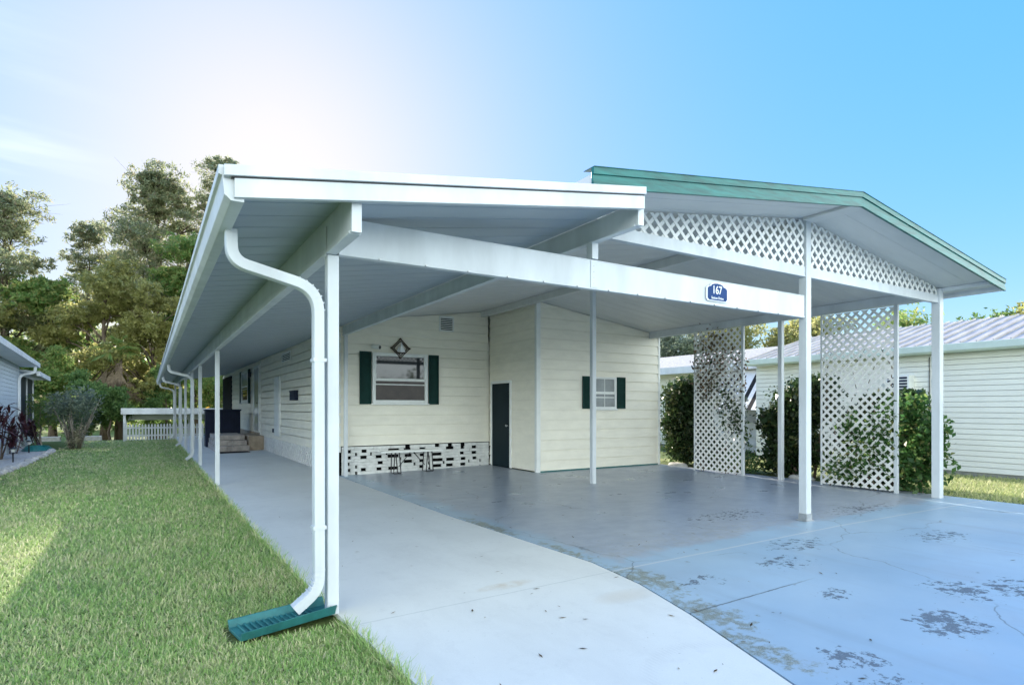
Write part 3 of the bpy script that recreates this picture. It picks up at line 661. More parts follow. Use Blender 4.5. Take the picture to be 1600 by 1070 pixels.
# ------------------------------------------------------------------ lattice screens
def screen(y0, y1, label):
    t = thing('lattice_screen', label, 'lattice panel', (10.6, (y0+y1)/2, 0), 0, 'lattice panels along the carport side')
    zt = gu(10.6)-.17
    mb = MB(); lattice(mb, (10.60, 0, 0), (0, 1, 0), (-1, 0, 0), [(y0+.03, .03), (y1-.02, .03), (y1-.02, zt-.02), (y0+.03, zt-.02)], .15, .042, .007); mk('slats', mb, M['lattice'], t)
    mb = MB(); mb.box(10.575, 10.625, y0-.03, y0+.03, 0, zt); mk('stile', mb, M['white'], t, .004)
    mb = MB(); mb.box(10.59, 10.615, y1-.03, y1, 0, zt); mk('stile', mb, M['white'], t, .003)
    return t
screen(8.0, 9.3, 'white lattice panel beside the shed overgrown with a dry brown vine')
screen(5.02, 6.32, 'white lattice panel next to the corner post with green vine on its lower half')

# ------------------------------------------------------------------ things on and around the carport
sg = thing('house_number_sign', 'small blue arched sign reading 167 on the white front beam', 'sign', (5.33, 4.366, 2.68))
def plaque(k): 
    a = [(-.175, -.075), (-.15, -.098), (.15, -.098), (.175, -.075), (.175, .045), (.145, .065), (.11, .072)]
    a += [(.11*math.cos(t), .072+.036*math.sin(t)) for t in [math.pi*i/10 for i in range(1, 10)]] + [(-.11, .072), (-.145, .065), (-.175, .045)]
    return [(5.335+x*k, z*k+2.687) for x, z in a]
mb = MB(); mb.prism([(x, 4.366, z) for x, z in plaque(1)][::-1], (0, -.012, 0)); mk('sign_border', mb, M['signwhite'], sg, .002)
mb = MB(); mb.prism([(x, 4.354, z) for x, z in plaque(.9)][::-1], (0, -.004, 0)); mk('sign_face', mb, M['signblue'], sg)
def text(body, name, size, loc, parent, sx=1, depth=.003):
    c = bpy.data.curves.new(name, 'FONT'); c.body = body; c.size = size; c.align_x = 'CENTER'; c.align_y = 'CENTER'; c.extrude = depth/2; c.offset = size*.012
    o = bpy.data.objects.new(name, c); COL.objects.link(o)
    bpy.context.view_layer.update(); me = bpy.data.meshes.new_from_object(o.evaluated_get(bpy.context.evaluated_depsgraph_get()))
    bpy.data.objects.remove(o); me.transform(Matrix.Translation(loc) @ Matrix.Rotation(R(90), 4, 'X') @ Matrix.Diagonal((sx, 1, 1, 1)))
    me.transform(rootmat(parent).inverted()); me.materials.append(M['signwhite'])
    o = bpy.data.objects.new(name, me); COL.objects.link(o); o.parent = parent; return o
text('167', 'number', .125, (5.325, 4.349, 2.708), sg, .85); text('Sutton Drive', 'street_name', .038, (5.33, 4.349, 2.623), sg, 1.0)

# splash block under the near downspout
sp = thing('splash_block', 'teal plastic splash trough in the grass under the nearest downspout', 'splash block', (.76, 4.36, -.09), 0)
mb = MB()
L = .66; prof = lambda s: ((-(.135+.03*s), .075-.01*s), (-(.125+.03*s), .075-.01*s), (-(.085+.03*s), .022), (.085+.03*s, .022), (.125+.03*s, .075-.01*s), (.135+.03*s, .075-.01*s), (.10+.03*s, .0), (-(.10+.03*s), .0))
rings = []; N = 24
ax = Vector((1.14, 4.43, -.085)); d = Vector((-.985, -.16, 0)).normalized(); sd = Vector((-d.y, d.x, 0))
for i in range(N+1):
    s = i/N; rings.append([ax+d*(L*s)+sd*a+Vector((0, 0, b+.008-.025*s)) for a, b in prof(s)])
mb.v = [tuple(p) for rr in rings for p in rr]; mb.f = [(i*8+j, i*8+(j+1) % 8, (i+1)*8+(j+1) % 8, (i+1)*8+j) for i in range(N) for j in range(8)]+[tuple(range(8))[::-1], tuple(range(N*8, N*8+8))]
mk('trough', mb, M['splash'], sp, .003)
mb = MB()
for i in range(13):
    c = ax+d*(.13+i*.04)+Vector((0, 0, .030-.001*i)); w = .085+.02*i/13
    mb.beam(c-sd*w, c+sd*w, .014, .012)
mk('ribs', mb, M['splash'], sp, .003)

# folding bench by the skirting
fb = thing('folding_bench', 'narrow cream folding bench with black tube legs against the block skirting', 'bench', (5.05, 12.5, -.03))
mb = MB(); mb.box(4.3, 5.75, 12.40, 12.66, .445, .475); mb.box(4.3, 5.75, 12.395, 12.405, .43, .475); mk('seat', mb, M['trim'], fb, .006)
for x0, s in ((4.62, 1), (5.50, -1)):
    z = tz(x0)+.012
    mb = MB(); mb.tube([(x0, 12.42, .44), (x0-s*.03, 12.42, z), (x0-s*.03+.02, 12.64, z), (x0, 12.64, .44)], .012, 8)
    mb.tube([(x0+s*.10, 12.42, .44), (x0+s*.14, 12.42, z), (x0+s*.14, 12.64, z), (x0+s*.1, 12.64, .44)], .012, 8)
    mb.tube([(x0-s*.03, 12.42, z), (x0+s*.14, 12.42, z)], .011, 8); lg = mk('leg', mb, M['black'], fb)
    mb = MB(); mb.tube([(x0+s*.13, 12.53, z+.14), (x0+s*.42, 12.53, .44)], .009, 8); mk('brace', mb, M['black'], lg)

# security camera and wall ornament
sc = thing('security_camera', 'small white security camera on the wall above the window corner', 'camera', (4.32, 12.86, 2.78))
mb = MB(); mb.tube([(4.24, 12.89, 2.79), (4.24, 12.84, 2.79), (4.27, 12.80, 2.78)], .02, 10); mb.tube([(4.25, 12.84, 2.79), (4.37, 12.70, 2.76)], .05, 14); mk('housing', mb, M['trim'], sc, .004)
mb = MB(); mb.tube([(4.366, 12.705, 2.761), (4.376, 12.693, 2.759)], .04, 14); mk('lens', mb, M['black'], sc)
wo_ = thing('wall_ornament', 'diamond shaped bronze metal wall ornament with a pale sail above the window', 'ornament', (4.905, 12.85, 2.77))
mb = MB(); c = (4.905, 2.775); Y = 12.83
for k in (1.0, .78):
    q = [(c[0], Y, c[1]+.215*k), (c[0]+.215*k, Y, c[1]), (c[0], Y, c[1]-.215*k), (c[0]-.215*k, Y, c[1])]
    for i in range(4): mb.beam(q[i], q[(i+1) % 4], .02, .026, (0, 1, 0))
    if k == 1:
        for p in q: mb.lathe((p[0], Y, p[2]-.02), [(.005, 0), (.03, .01), (.03, .03), (.005, .045)], 10)
mk('frame', mb, M['bronze'], wo_)
mb = MB(); mb.prism([(c[0]-.02, Y-.012, c[1]-.09), (c[0]+.11, Y-.012, c[1]-.08), (c[0]+.015, Y-.012, c[1]+.15)], (0, -.008, 0)); mb.prism([(c[0]-.1, Y, c[1]-.08), (c[0]-.03, Y, c[1]-.08), (c[0]-.03, Y, c[1]+.06)], (0, -.008, 0)); mk('sail', mb, M['signwhite'], wo_)
mb = MB(); mb.prism([(c[0]-.11, Y-.001, c[1]-.09), (c[0]-.06, Y-.001, c[1]-.125), (c[0]+.06, Y-.001, c[1]-.125), (c[0]+.11, Y-.001, c[1]-.09)], (0, -.01, 0)); mk('hull', mb, M['bronze'], wo_)

# steps, mat, storage cabinet
st = thing('brick_steps', 'weathered pale brick steps leading up to the side door', 'steps', (2.45, 22.4, -.06))
r = random.Random(5); mb = MB(); mo = MB(); zb = tz(2.4)
for k, (ya, zt, xa, xb) in enumerate(((22.0, .13, 1.9, 2.96), (22.35, .30, 1.93, 2.93), (22.7, .47, 1.96, 2.9))):
    for row in range(2):
        h = (zt-zb)/2; x = xa-.105*row
        while x < xb:
            a_, b_ = max(x, xa), min(x+.21, xb)
            if b_-a_ > .02: mb.box(a_+.005, b_-.005, ya, 24.9, zb+row*h+.005, zb+row*h+h-.005)
            x += .21
    mo.box(xa+.006, xb-.006, ya+.012, 24.88, zb, zt-.008); zb = zt
mk('treads', mb, M['brick'], st, .006); mk('mortar', mo, M['curb'], st)
mk('landing', MB().box(2.97, 3.46, 22.3, 24.9, tz(3.2), .44), M['tan'], st, .01)
dm = mk('door_mat', MB().box(1.95, 2.9, 21.4, 21.95, tz(2.7)+.002, tz(2.7)+.018), M['mat'], None, .004); tag(dm, 'flat dark door mat on the walkway below the brick steps', 'door mat')
cb = thing('storage_cabinet', 'navy blue storage cabinet with panelled doors on the walkway behind the brick steps', 'cabinet', (2.45, 26, -.07))
z0 = tz(2.4); mb = MB(); mb.box(1.86, 3.06, 25.22, 25.95, z0, 1.30); mk('body', mb, M['navy'], cb, .01)
mb = MB(); mb.box(1.83, 3.09, 25.17, 25.98, 1.30, 1.36); mk('lid', mb, M['navy'], cb, .01)
for a, b in ((1.9, 2.45), (2.47, 3.03)):
    mb = MB(); mb.box(a, b, 25.195, 25.219, .04, 1.26)
    for q in (.2, .4, .6, .8): mb.box(a+(b-a)*q-.03, a+(b-a)*q+.03, 25.187, 25.195, .1, 1.2)
    mk('door', mb, M['navy'], cb, .003)

# ------------------------------------------------------------------ neighbour on the right
nb = thing('neighbour_house', 'pale cream neighbouring house on the right with ribbed metal roof and pale gutter', 'house', (15.6, 6, -.1))
NX = 15.6
mb = MB(); siding(mb, (NX, 11.3, 0), (0, -1, 0), (-1, 0, 0), 14.3, .0, 2.62, .12, None, .014, .009)
mb.box(NX+.004, 21.3, -3.0, 11.3, .0, 2.66); siding(mb, (17.3, 24, 0), (0, -1, 0), (-1, 0, 0), 12.7, .0, 2.72, .12, None, .014, .009); mb.box(17.304, 21.3, 11.3, 24, 0, 2.72)
siding(mb, (NX, 11.3, 0), (1, 0, 0), (0, 1, 0), 1.7, 0, 2.62, .12, None, .014, .009)
mk('wall', mb, M['nbsiding'], nb)
mb = MB(); mb.box(NX+.03, 21.2, -2.95, 11.25, -.3, .0); mb.box(17.33, 21.2, 11.25, 23.9, -.3, 0); mk('foundation', mb, M['blockbase'], nb)
mb = MB(); zr = lambda x: 2.80+.275*(x-15.25)
mb.prism([(15.25, -3.3, zr(15.25)), (18.45, -3.3, zr(18.45)), (18.45, -3.3, zr(18.45)+.05), (15.25, -3.3, zr(15.25)+.05)], (0, 14.7, 0))
mb.prism([(18.45, -3.3, zr(18.45)), (21.65, -3.3, zr(15.25)), (21.65, -3.3, zr(15.25)+.05), (18.45, -3.3, zr(18.45)+.05)], (0, 14.7, 0))
y = -3.1
while y < 11.4:
    mb.prism([(15.25, y, zr(15.25)+.05), (18.45, y, zr(18.45)+.05), (18.45, y, zr(18.45)+.085), (15.25, y, zr(15.25)+.085)], (0, .03, 0)); y += .3
mk('metal_roof', mb, M['roofmetal'], nb)
mb = MB(); mb.prism([(16.7, 11.42, 2.86), (19.0, 11.42, 3.55), (19.0, 11.42, 3.6), (16.7, 11.42, 2.91)], (0, 13, 0)); mb.prism([(19.0, 11.42, 3.55), (21.5, 11.42, 2.8), (21.5, 11.42, 2.85), (19.0, 11.42, 3.6)], (0, 13, 0)); mk('rear_roof', mb, M['shingle'], nb)
mb = MB(); mb.prism([(15.25, -3.3, 2.66), (15.2, -3.3, 2.70), (15.17, -3.3, 2.84), (15.25, -3.3, 2.85), (15.3, -3.3, 2.66)], (0, 14.7, 0)); mb.box(15.27, NX, -3.2, 11.3, 2.665, 2.68); mk('gutter', mb, M['gutter'], nb, .003)
mb = MB(); mb.box(16.62, 16.7, 11.42, 24.4, 2.68, 2.93); mb.box(16.7, 17.3, 11.42, 24.3, 2.70, 2.72); mk('rear_fascia', mb, M['white'], nb, .003)
mb = MB(); mb.box(NX-.28, NX-.01, 6.98, 7.5, 1.80, 2.2); ac = mk('window_air_conditioner', mb, M['trim'], nb, .01)
mb = MB()
for k in range(5): mb.box(NX-.15+.0, NX-.012, 7.505, 7.51, 1.83+k*.07, 1.87+k*.07)
for k in range(5): mb.box(NX-.285, NX-.28, 7.02, 7.46, 1.83+k*.07, 1.875+k*.07)
mk('grille', mb, M['navy'], ac)
mb = MB(); mb.tube([(NX-.02, 6.66, .1), (NX-.025, 6.66, 2.6)], .009, 6); mk('cable', mb, M['black'], nb)
mb = MB(); mb2 = MB()
for k in range(14):
    y = 11.33+k*.16; q = [(NX+.2, y, 1.35), (NX+.2, y+.16, 1.35), (NX+1.2, y+.16, 2.62), (NX+1.2, y, 2.62)]
    (mb2 if k in (2, 4, 8, 10) else mb).prism(q, (.02, 0, .03))
mk('awning', mb, M['awnwhite'], nb); mk('awning_stripes', mb2, M['awnblack'], nb)
mb = MB(); mb.box(NX+.9, NX+.98, 11.5, 13.8, 0, .95)
for k in range(3): mb.box(NX+.86, NX+.9, 11.5, 13.8, .2+k*.28, .3+k*.28)
mk('porch_rail', mb, M['white'], nb)
# ------------------------------------------------------------------ neighbour on the left (turned 3 degrees)
A = R(3.05); ln = thing('neighbour_home', 'pale blue neighbouring home on the left edge with white eaves and screened porch', 'house', (-4.35, 33.2, -.1), A)
ML = Matrix.Translation((-4.35, 33.2, 0)) @ Matrix.Rotation(A, 4, 'Z')
def loc(mb): mb.v = [tuple(ML @ Vector(p)) for p in mb.v]; return mb
mb = MB(); siding(mb, (0, -5.0, 0), (0, -1, 0), (1, 0, 0), 16.4, .4, 2.92, .13, None, .014, .01); mb.box(-6, -.004, -21.4, -5.0, .0, 2.95); mk('wall', loc(mb), M['nbgrey'], ln)
mb = MB(); mb.box(-5.9, .004, -21.3, -.1, -.3, .42); mk('base_panel', loc(mb), M['white'], ln)
mb = MB(); mb.prism([(.55, -21.8, 2.98), (.55, -21.8, 3.04), (-3, -21.8, 3.9), (-6.5, -21.8, 3.04), (-6.5, -21.8, 2.98), (-3, -21.8, 3.82)], (0, 17.0, 0)); mk('roof', loc(mb), M['shingle'], ln)
mb = MB(); mb.box(.5, .6, -21.8, -4.7, 2.94, 3.10); mb.box(.0, .5, -21.7, -4.8, 2.955, 2.968); mk('gutter', loc(mb), M['white'], ln, .004)
mb = MB(); mb.prism([(-.6, -4.9, 2.86), (.55, -4.9, 2.70), (.55, -4.9, 2.78), (-.6, -4.9, 2.94)], (0, 5.4, 0)); mb.box(.5, .6, -4.9, .55, 2.62, 2.80); mb.box(-5, .52, .5, .58, 2.66, 2.82); mk('porch_roof', loc(mb), M['white'], ln, .004)
mb = MB(); mb.box(-.06, .0, -4.95, -.05, .42, 2.64); mb.box(-5.5, -.02, -.08, -.03, .42, 2.64); mk('porch_screen', loc(mb), M['screen'], ln)
mb = MB(); mb.box(-.03, .04, -2.6, -2.52, .42, 2.64); mk('porch_frame', loc(mb), M['white'], ln); mk('porch_post', loc(MB().box(-.02, .05, -.07, 0, -.1, 2.66)), M['white'], ln); mk('porch_post', loc(MB().box(-.03, .05, -5.02, -4.94, .42, 2.7)), M['white'], ln)
mb = MB(); mb.sweep(arc([(.53, -5.8, 2.95), (.53, -5.8, 2.7), (.08, -5.8, 2.6), (.08, -5.8, .0)], None, .2), [(-.05, -.04), (.05, -.04), (.05, .04), (-.05, .04)]); mk('downspout', loc(mb), M['white'], ln)

# planting bed in front of it
bed = [(-3.0, 15.0), (-2.95, 16.9), (-2.92, 18.6), (-2.86, 19.8), (-2.84, 22), (-2.86, 25), (-2.95, 26.8), (-3.3, 27.8), (-4.0, 28.2)]
mb = MB(); pts = [(-4.6, 15.0)]+bed+[(-4.4, 28.3)]
mb.prism([(x, y, -.13) for x, y in pts], (0, 0, .045)); tag(mk('gravel_bed', mb, M['stone']), kind='structure')
r = random.Random(9)
for k in range(54):
    s = k/53*(len(bed)-1); i = min(int(s), len(bed)-2); f = s-i; x = bed[i][0]*(1-f)+bed[i+1][0]*f; y = bed[i][1]*(1-f)+bed[i+1][1]*f
    mb = MB(); w, h = .10+.05*r.random(), .07+.05*r.random()
    mb.lathe((x+r.uniform(-.04, .04), y, -.13), [(w*.95, 0), (w*1.05, h*.4), (w*.8, h*.85), (w*.35, h*1.05)], 7)
    mb.v = [(a+r.uniform(-.015, .015), b+r.uniform(-.015, .015), c+r.uniform(-.01, .01)) for a, b, c in mb.v]
    tag(mk('edging_stone', mb, M['stone'], None, .012), 'pale rounded stone in the row edging the planting bed on the left', 'stone', 'edging stones of the planting bed')
def cordyline(x, y, h, n, label):
    t = thing('cordyline_plant', label, 'plant', (x, y, -.1), 0, 'burgundy plants in the bed')
    r = random.Random(int(x*100)+int(y*10)); mb = MB(); sm = MB()
    for s in range(n):
        a = r.uniform(0, 6.28); q = Vector((x+.28*r.random()*math.cos(a), y+.28*r.random()*math.sin(a), -.1)); top = q+Vector((.25*math.cos(a), .25*math.sin(a), h*(.5+.5*r.random())))
        sm.tube([q, (q+top)/2, top], [.02, .016, .012], 6)
        for k in range(26):
            b = r.uniform(0, 6.28); el = r.uniform(-.5, 1.3); L = r.uniform(.25, .5)*min(1, h); p0 = top-Vector((0, 0, r.random()*.45*h)); d = Vector((math.cos(b)*math.cos(el), math.sin(b)*math.cos(el), math.sin(el))); sd = d.cross(Vector((0, 0, 1))).normalized()*.04
            m1 = p0+d*L*.5; e = p0+d*L-Vector((0, 0, .12*L)); mb.add([p0-sd*.3, p0+sd*.3, m1+sd, e, m1-sd], [(0, 1, 2, 4), (4, 2, 3)])
    mk('leaves', mb, M['cordy'], t); mk('stems', sm, M['bark'], t); return t
cordyline(-3.75, 22.6, 1.75, 9, 'tall burgundy cordyline at the left edge of the photo')
cordyline(-3.95, 25.4, 1.35, 7, 'burgundy cordyline in front of the white downspout of the left home')
cordyline(-3.55, 29.2, 1.0, 5, 'short dark cordyline below the porch screen of the left home')
for x, y, lb in ((-3.2, 21.2, 'small black stake light with white lens at the near end of the bed'), (-3.42, 25.4, 'small black stake light with white lens at the far end of the bed')):
    t = thing('path_light', lb, 'garden light', (x, y, -.09), 0, 'garden stake lights')
    mb = MB(); mb.tube([(x, y, -.1), (x, y, .2)], .018, 8); mk('stake', mb, M['black'], t)
    mb = MB(); mb.lathe((x, y, .19), [(.04, 0), (.06, .09)], 12); mk('lens', mb, M['lampglass'], t)
    mb = MB(); mb.lathe((x, y, .28), [(.085, 0), (.085, .012), (.03, .04)], 12); mk('cap', mb, M['black'], t)
mb = MB()
for k in range(5): mb.tube([(-3.35+.42*math.cos(a)*(1-.06*k), 26.6+.8*math.sin(a)*(1-.06*k), -.06+.028*k) for a in [i*math.pi/14 for i in range(29)]], .016, 6)
tag(mk('garden_hose', mb, M['hose']), 'coiled teal garden hose lying beside the planting bed stones', 'hose')

# ------------------------------------------------------------------ back of the plot
fn = thing('picket_fence', 'low white picket fence at the far end of the lawn', 'fence', (1.5, 32.5, -.12))
mb = MB(); x = -.90
while x < 5.2:
    mb.prism([(x, 32.5, -.08), (x+.07, 32.5, -.08), (x+.07, 32.5, .62), (x+.035, 32.5, .68), (x, 32.5, .62)], (0, .02, 0)); x += .125
mk('pickets', mb, M['white'], fn)
mb = MB(); mb.box(-.95, 5.3, 32.522, 32.56, .1, .17); mb.box(-.95, 5.3, 32.522, 32.56, .45, .52); mk('rails', mb, M['white'], fn)
for x in (-.95, 1.1, 3.2):
    mb = MB(); mb.box(x-.05, x+.05, 32.56, 32.66, -.2, .72); mk('post', mb, M['white'], fn, .006)
sh = thing('low_shelter', 'low flat roofed white shelter behind the picket fence', 'shelter', (2.2, 38, -.35))
mb = MB(); mb.box(-1.2, 5.6, 37.9, 40.6, 1.30, 1.38); mk('roof', mb, M['white'], sh, .01)
mb = MB(); mb.box(-1.22, 5.62, 37.84, 37.9, 1.07, 1.40); mb.box(-1.26, -1.2, 37.84, 40.6, 1.07, 1.40); mk('fascia', mb, M['white'], sh, .006)
for x, y in ((-1.1, 38), (5.4, 38), (-1.1, 40.4), (2.1, 40.4), (5.4, 40.4)):
    mb = MB(); mb.box(x-.06, x+.06, y-.06, y+.06, -.8, 1.3); mk('post', mb, M['white'], sh, .006)
mb = MB(); mb.box(-1.0, 5.3, 40.3, 40.36, .72, 1.26); mk('back_panel', mb, M['ceil'], sh)
for x0, x1, lb in ((-4.55, -3.65, 'short low pale concrete wall beside the left home porch'), (-3.3, -2.0, 'longer low pale concrete wall behind the lawn shrub')):
    t = mk('low_wall', MB().box(x0, x1, 36, 36.25, -.6, .02), M['curb'], None, .02); tag(t, lb, 'low wall', 'low walls at the end of the lawn')

# ------------------------------------------------------------------ foliage
RG = np.random.default_rng(11)
def unit(n): v = RG.normal(size=(n, 3)); return v/np.linalg.norm(v, axis=1, keepdims=True)
def leafcloud(clumps, size, asp=.45, sub=.22, per=26, droop=0, flat=0):
    out = []
    for (cx, cy, cz, rx, ry, rz, n) in clumps:
        ns = max(1, n//per); d = unit(ns)*(RG.random((ns, 1))**.45); sc = d*np.array([rx, ry, rz])+np.array([cx, cy, cz])
        idx = RG.integers(0, ns, n); s = np.array([sub*(rx+ry)/2, sub*(rx+ry)/2, sub*rz*1.1])
        out.append(sc[idx]+RG.normal(size=(n, 3))*s*.62)
    P = np.concatenate(out); n = len(P)
    a = unit(n); a[:, 2] -= droop; a /= np.linalg.norm(a, axis=1, keepdims=True)
    h = unit(n); h[:, 2] += flat; b = np.cross(a, h); b /= np.linalg.norm(b, axis=1, keepdims=True)+1e-9
    L = size*(.6+.8*RG.random((n, 1))); a = a*L/2; b = b*L*asp/2
    c = np.cross(a, b); c /= np.linalg.norm(c, axis=1, keepdims=True)+1e-9; c = c*L*.12
    return np.stack([P-a, P+b+c, P+a, P-b+c], 1).reshape(-1, 3)
def limbs(mb, base, height, r0, clumps, lean=(0, 0), n=9, nl=1):
    b = Vector(base); top = b+Vector((lean[0], lean[1], height)); pts = []; rad = []
    for i in range(8):
        t = i/7; pts.append(b.lerp(top, t)+Vector((RG.normal()*.02*height*t*(1-t)*3, RG.normal()*.02*height*t*(1-t)*3, 0))); rad.append(r0*(1-.8*t)*(1.35 if i == 0 else 1))
    mb.tube(pts, rad, n)
    for (cx, cy, cz, rx, ry, rz, k) in clumps:
        c = Vector((cx, cy, cz)); t = min(.95, max(.25, (cz-b.z)/height-.18)); s = b.lerp(top, t)
        if (c-s).length < .2: continue
        m = s.lerp(c, .55)+Vector((RG.normal()*.1, RG.normal()*.1, .08*(c-s).length)); rr = r0*(1-.8*t)*.55
        mb.tube([s, m, c], [rr, rr*.6, rr*.25], 6)
        for q in range(5*nl):
            e = c+Vector((RG.normal()*rx*.5, RG.normal()*ry*.5, RG.normal()*rz*.5)); w = m.lerp(c, RG.random()); mb.tube([w, w.lerp(e, .5)+Vector((0, 0, .05*rx)), e], [rr*.35, rr*.22, rr*.08], 5)
def tree(name, label, x, y, h, r0, clumps, lm, size, bark='bark', group='trees beyond the lawn', lean=(0, 0), sub=.22, per=26, asp=.45, top=.92, nl=1, cat='tree'):
    z = gh(x, y)-.15; t = thing(name, label, cat, (x, y, z), 0, group)
    cl = [(x+a, y+b, c, d, e, f, n) for a, b, c, d, e, f, n in clumps]
    mb = MB(); limbs(mb, (x, y, z), h*top, r0, cl, lean, nl=nl); mk('trunk', mb, M[bark], t, smooth=True)
    mkq('crown', leafcloud(cl, size, asp, sub, per), 4, M[lm], t); return t
def pine_clumps(h, w, z0, n, k, seed, flat=.5):
    r = random.Random(seed); out = []
    for i in range(n):
        f = (i+.5)/n; z = z0+(h-z0)*f*.97; rad = w*(.35+.65*math.sin(math.pi*min(1, .25+.75*f)))*(1 if f < .8 else .7); a = i*2.4+r.random()
        d = rad*(.25+.6*r.random()); s = w*(.40+.22*r.random())
        out.append((d*math.cos(a), d*math.sin(a), z, s*1.15, s*1.15, s*flat*1.3, int(k*2.1)))
    out.append((0, 0, h-w*.18, w*.42, w*.42, w*.2, int(k*2.1))); return out
T = 'trees beyond the lawn'
tree('pine_tree', 'tall airy pine with bare limbs at the left edge of the photo', -8.0, 50, 15.6, .30, pine_clumps(15.4, 3.1, 5.0, 14, 620, 1), 'pine', .30, 'bark', T, sub=.145, per=16, asp=.24, nl=3)
tree('pine_tree', 'thin grey topped pine between the left tree and the tall crown', -3.9, 56, 15.8, .22, pine_clumps(15.6, 2.5, 7.0, 11, 520, 2), 'pine', .28, 'bark', T, sub=.145, per=16, asp=.24, nl=3)
tree('pine_tree', 'broad dark crowned pine rising left of the white eave', .6, 52, 19.2, .34, pine_clumps(19.2, 3.4, 8.5, 16, 850, 3), 'pine', .30, 'bark', T, sub=.14, per=18, asp=.26, nl=3)
tree('pine_tree', 'highest feathery pine just touching the roof corner', 5.0, 53, 21.6, .30, pine_clumps(21.6, 2.9, 9.5, 14, 560, 4), 'pine', .28, 'bark', T, sub=.145, per=16, asp=.24, nl=3)
tree('pine_tree', 'feathery pine mostly hidden behind the white roof', 9.6, 54, 18.2, .30, pine_clumps(18.0, 3.2, 6, 12, 600, 14), 'pine', .32, 'bark', T, sub=.3, per=20, asp=.25)
tree('oak_tree', 'spreading olive tree hidden behind the white roof', 13.5, 52, 14.5, .35, pine_clumps(14.5, 3.6, 4, 12, 700, 15, .7), 'oak', .34, 'bark', T, sub=.15, per=18)
def blob(h, w, z0, n, k, seed, sq=.6):
    r = random.Random(seed); out = []
    for i in range(n):
        a = r.uniform(0, 6.28); f = r.random(); z = z0+(h-z0)*f; d = w*(.15+.75*r.random())*math.sqrt(max(.05, 1-(2*f-.85)**2*.75)); s = w*(.32+.2*r.random())
        out.append((d*math.cos(a), d*math.sin(a), min(z, h-s*sq), s, s, s*sq, int(k*2.1)))
    return out
tree('oak_tree', 'sunlit yellow olive tree in front of the tall pines', -2.4, 46, 10.6, .28, blob(11.2, 3.3, 2.6, 19, 620, 21), 'oak', .24, 'bark', T, sub=.145, per=18)
tree('oak_tree', 'lower olive tree standing in front of the dark crowned pine', .2, 44.5, 9.2, .26, blob(9.6, 2.9, 2.2, 17, 620, 22), 'oak', .22, 'bark', T, sub=.145, per=18)
tree('oak_tree', 'dark green tree filling the gap beside the eave', 2.9, 47, 12.8, .30, blob(13.4, 3.3, 2.4, 20, 620, 23), 'mid', .26, 'bark', T, sub=.145, per=18)
tree('oak_tree', 'dark leafy tree below the thin grey pine', -5.4, 49, 9.6, .26, blob(10.0, 3.2, 1.6, 18, 560, 24), 'mid', .25, 'bark', T, sub=.145, per=18)
tree('oak_tree', 'pale sparse tree behind the left home roof', -9.2, 46, 9.0, .24, blob(9.6, 3.3, 2.0, 15, 420, 25), 'oak', .24, 'palebark', T, sub=.15, per=18)
tree('oak_tree', 'dark tree behind the left home with open twigs', -12.5, 52, 12.0, .26, blob(12.6, 3.4, 3, 14, 480, 26), 'oak', .28, 'bark', T, sub=.15, per=18)
tree('oak_tree', 'dense dark tree seen between the porch posts', 6.6, 46, 9.0, .28, blob(9.4, 3.0, .8, 14, 620, 27), 'mid', .26, 'bark', T, sub=.145, per=18)
for i, (x, y, h, w, m_, lb) in enumerate(((-6.6, 42, 4.2, 1.7, 'dark', 'dark rounded shrub behind the left home porch'), (-4.6, 43, 5.0, 1.6, 'mid', 'bright green tall shrub behind the lawn shrub'), (-3.1, 41.5, 3.6, 1.5, 'dark', 'very dark shrub beside the dead palm fronds'),
                                      (-1.9, 40.5, 2.6, 1.3, 'dark', 'dark low shrub just left of the white shelter'), (.9, 43, 4.0, 1.7, 'dark', 'dark shrub behind the white shelter roof'), (3.4, 43.5, 4.6, 1.8, 'mid', 'green shrub behind the shelter beside the porch posts'), (6.0, 42, 4.0, 1.7, 'dark', 'dark shrub at the far end of the walkway'))):
    tree('shrub', lb, x, y, h, .09, blob(h, w, .1, 12, 420, 40+i, .8), m_, .17, 'bark', 'shrubs at the wood edge', sub=.3, cat='shrub')
# far woodland seen as one mass
cl = [(x, 84+RG.normal()*4, 4.0+RG.normal()*1.2, 4.6, 3, 4.8+RG.random()*1.5, 900) for x in np.arange(-62, 100, 4.2)]
tag(mkq('distant_woods', leafcloud(cl, 1.0, .6, .35, 20), 4, M['mid']), 'hazy green woodland far behind the trees', 'woodland', None, 'stuff')
cl = [(x, -36+RG.normal()*2, 1.9+RG.normal()*.4, 3.4, 1.6, 2.3+RG.random()*1.0, 480) for x in np.arange(-34, 50, 3.4)]
tag(mkq('roadside_woods', leafcloud(cl, .5, .55, .3, 20), 4, M['mid']), 'green hedge and woodland across the road, reflected in the window', 'woodland', None, 'stuff')
